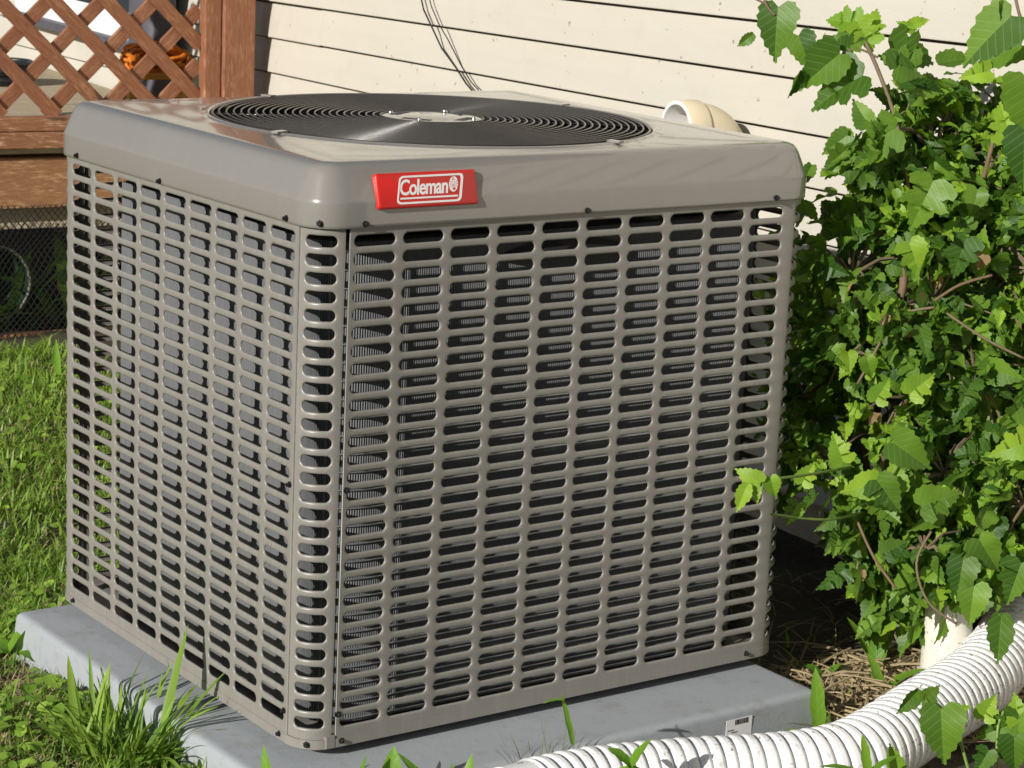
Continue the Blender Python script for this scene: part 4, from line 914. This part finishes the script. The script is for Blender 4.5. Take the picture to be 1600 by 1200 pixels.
def meshblades(name, V, mat, label, cat):
    n_ = len(V); me = bpy.data.meshes.new(name); vv = V.reshape(-1, 3)*S; vv[:, 2] += Z0*S
    base = (np.arange(n_)*7)[:, None]
    quads = np.array([[0, 1, 3, 2], [2, 3, 5, 4]]); tri = np.array([4, 5, 6])
    loops = np.concatenate([(base+quads[0]), (base+quads[1]), (base+tri)], axis=1).ravel()
    me.vertices.add(n_*7); me.vertices.foreach_set('co', vv.astype(np.float32).ravel())
    me.loops.add(n_*11); me.loops.foreach_set('vertex_index', loops.astype(np.int32))
    st = (np.arange(n_)*11)[:, None]+np.array([0, 4, 8]); tot = np.tile([4, 4, 3], n_)
    me.polygons.add(n_*3); me.polygons.foreach_set('loop_start', st.ravel().astype(np.int32)); me.polygons.foreach_set('loop_total', tot.astype(np.int32))
    me.update(calc_edges=True); me.validate(); l = me.uv_layers.new(name='UVMap'); 
    uvp = np.array([[-.2, 0], [.2, 0], [-.2, .45], [.2, .45], [-.1, .8], [.1, .8], [0, 1]]); idx = loops % 7
    l.data.foreach_set('uv', uvp[idx].astype(np.float32).ravel()); me.materials.append(MAT[mat])
    o = bpy.data.objects.new(name, me); COL.objects.link(o); tag(o, label, cat, kind='stuff'); return o
kp = lambda a, b: lawn_weight(a, b)*(1 if b < 14 else .8)
def patch(a, b): return .5+.5*math.sin(a*.9+1.3*math.sin(b*.45))*math.cos(b*.7+a*.3)
kg = lambda a, b: kp(a, b)*(1-.75*bare(a, b))
V1 = blades(62000, -14, 15, -6, 44, .25, .85, .031, kg)
V2 = blades(45000, -9, 4, -5, 16, .25, .75, .024, lambda a, b: kg(a, b)*(.35+.65*patch(a, b)))
meshblades('lawn_grass', np.concatenate([V1, V2]), 'grass', 'short green lawn grass left of the pad', 'grass')
V3 = np.concatenate([blades(16000, -12, 15, -5, 40, .35, .9, .018, lambda a, b: kp(a, b)*(1-.8*patch(a, b))), blades(14000, -8, 3, 0, 14, .35, 1.1, .014, lambda a, b: kp(a, b)*bare(a, b))]); V3[:, :, 2] = V3[:, :, 2]*.5+.5*np.array([[gz(a[0][0], a[0][1])+.12]*7 for a in V3])
V4 = blades(3600, 10.8, 18, -4, 6, .5, 1.6, .018, lambda a, b: 1 if b < .6 else .1); V4[:, :, 2] = -10.2+(V4[:, :, 2]+10.2)*.25+.05
meshblades('dry_grass', np.concatenate([V3, V4]), 'straw', 'dry straw-coloured grass lying among the lawn and on bare soil', 'straw')
# clover leaves
def roundleaf():
    V = [(0, 0, 0)]; UV = [(0, 0)]
    for i in range(9):
        t = 2*math.pi*i/9; r_ = .5*(1+.12*math.cos(3*t)); V.append((r_*math.cos(t), r_*math.sin(t)+.0, .12*math.sin(t)**2)); UV.append((.5*math.cos(t), .5+.5*math.sin(t)))
    return np.array(V), [(0, i, i % 9+1) for i in range(1, 10)], np.array(UV)
RL = [roundleaf(), leafmesh('x', 'ovate', rs, 'clover')]
items = []
org = Vector((0, 5, -10.2))
for i in range(9000):
    a, b = (rs.uniform(-12, 15), rs.uniform(-5, 42)) if i % 2 else (rs.uniform(-7, 3), rs.uniform(-4, 14))
    if not inside(a, b) or rs.random() > lawn_weight(a, b)*(.25+.9*patch(a+3, b*1.3)): continue
    p_ = Vector((a, b, gz(a, b)+gnoise(a, b)+rs.uniform(.15, .5))); nrm = Vector((rs.gauss(-.2, .45), rs.gauss(-.15, .45), 1)); k = 0 if rs.random() < .8 else 1
    items.append((k, p_-org, frame(Vector((rs.gauss(0, 1), rs.gauss(0, 1), .1)), nrm), rs.uniform(.12, .30)*(1.3 if k else 1)))
o = bpy.data.objects.new('clover', mk('clover', joinleaves(items, RL), 'clover')); COL.objects.link(o); o.location = W3(*org); tag(o, 'small round clover and ivy leaves mixed in the lawn', 'clover', kind='stuff')
# litter of twigs on the soil
m = MB()
for i in range(420):
    a, b = rs.uniform(11.3, 17), rs.uniform(-3.2, 1.2); L_ = rs.uniform(.3, 1.6); t = rs.uniform(0, 6.28); p_ = Vector((a, b, -10.15+rs.uniform(0, .18))); d_ = Vector((math.cos(t), math.sin(t), rs.uniform(-.05, .2)))
    m.tube([p_, p_+d_*L_*.5+Vector((0, 0, rs.uniform(0, .1))), p_+d_*L_], rs.uniform(.012, .032), 4, False)
tag(put('twig_litter', m, 'straw', org=(14, 1, -10.2)), 'dry twigs and stalks littering the bare soil under the shrub', 'twigs', kind='stuff')
tag(put('dead_branch', MB().tube([(14.1, -1.5, -10.1), (14.9, -1.75, -9.75), (15.6, -2.0, -9.3)], [.09, .1, .07], 7), 'twig', org=(14.1, -1.5, -10.1), smooth=True), 'short pale dead branch leaning on the standpipe base', 'branch')
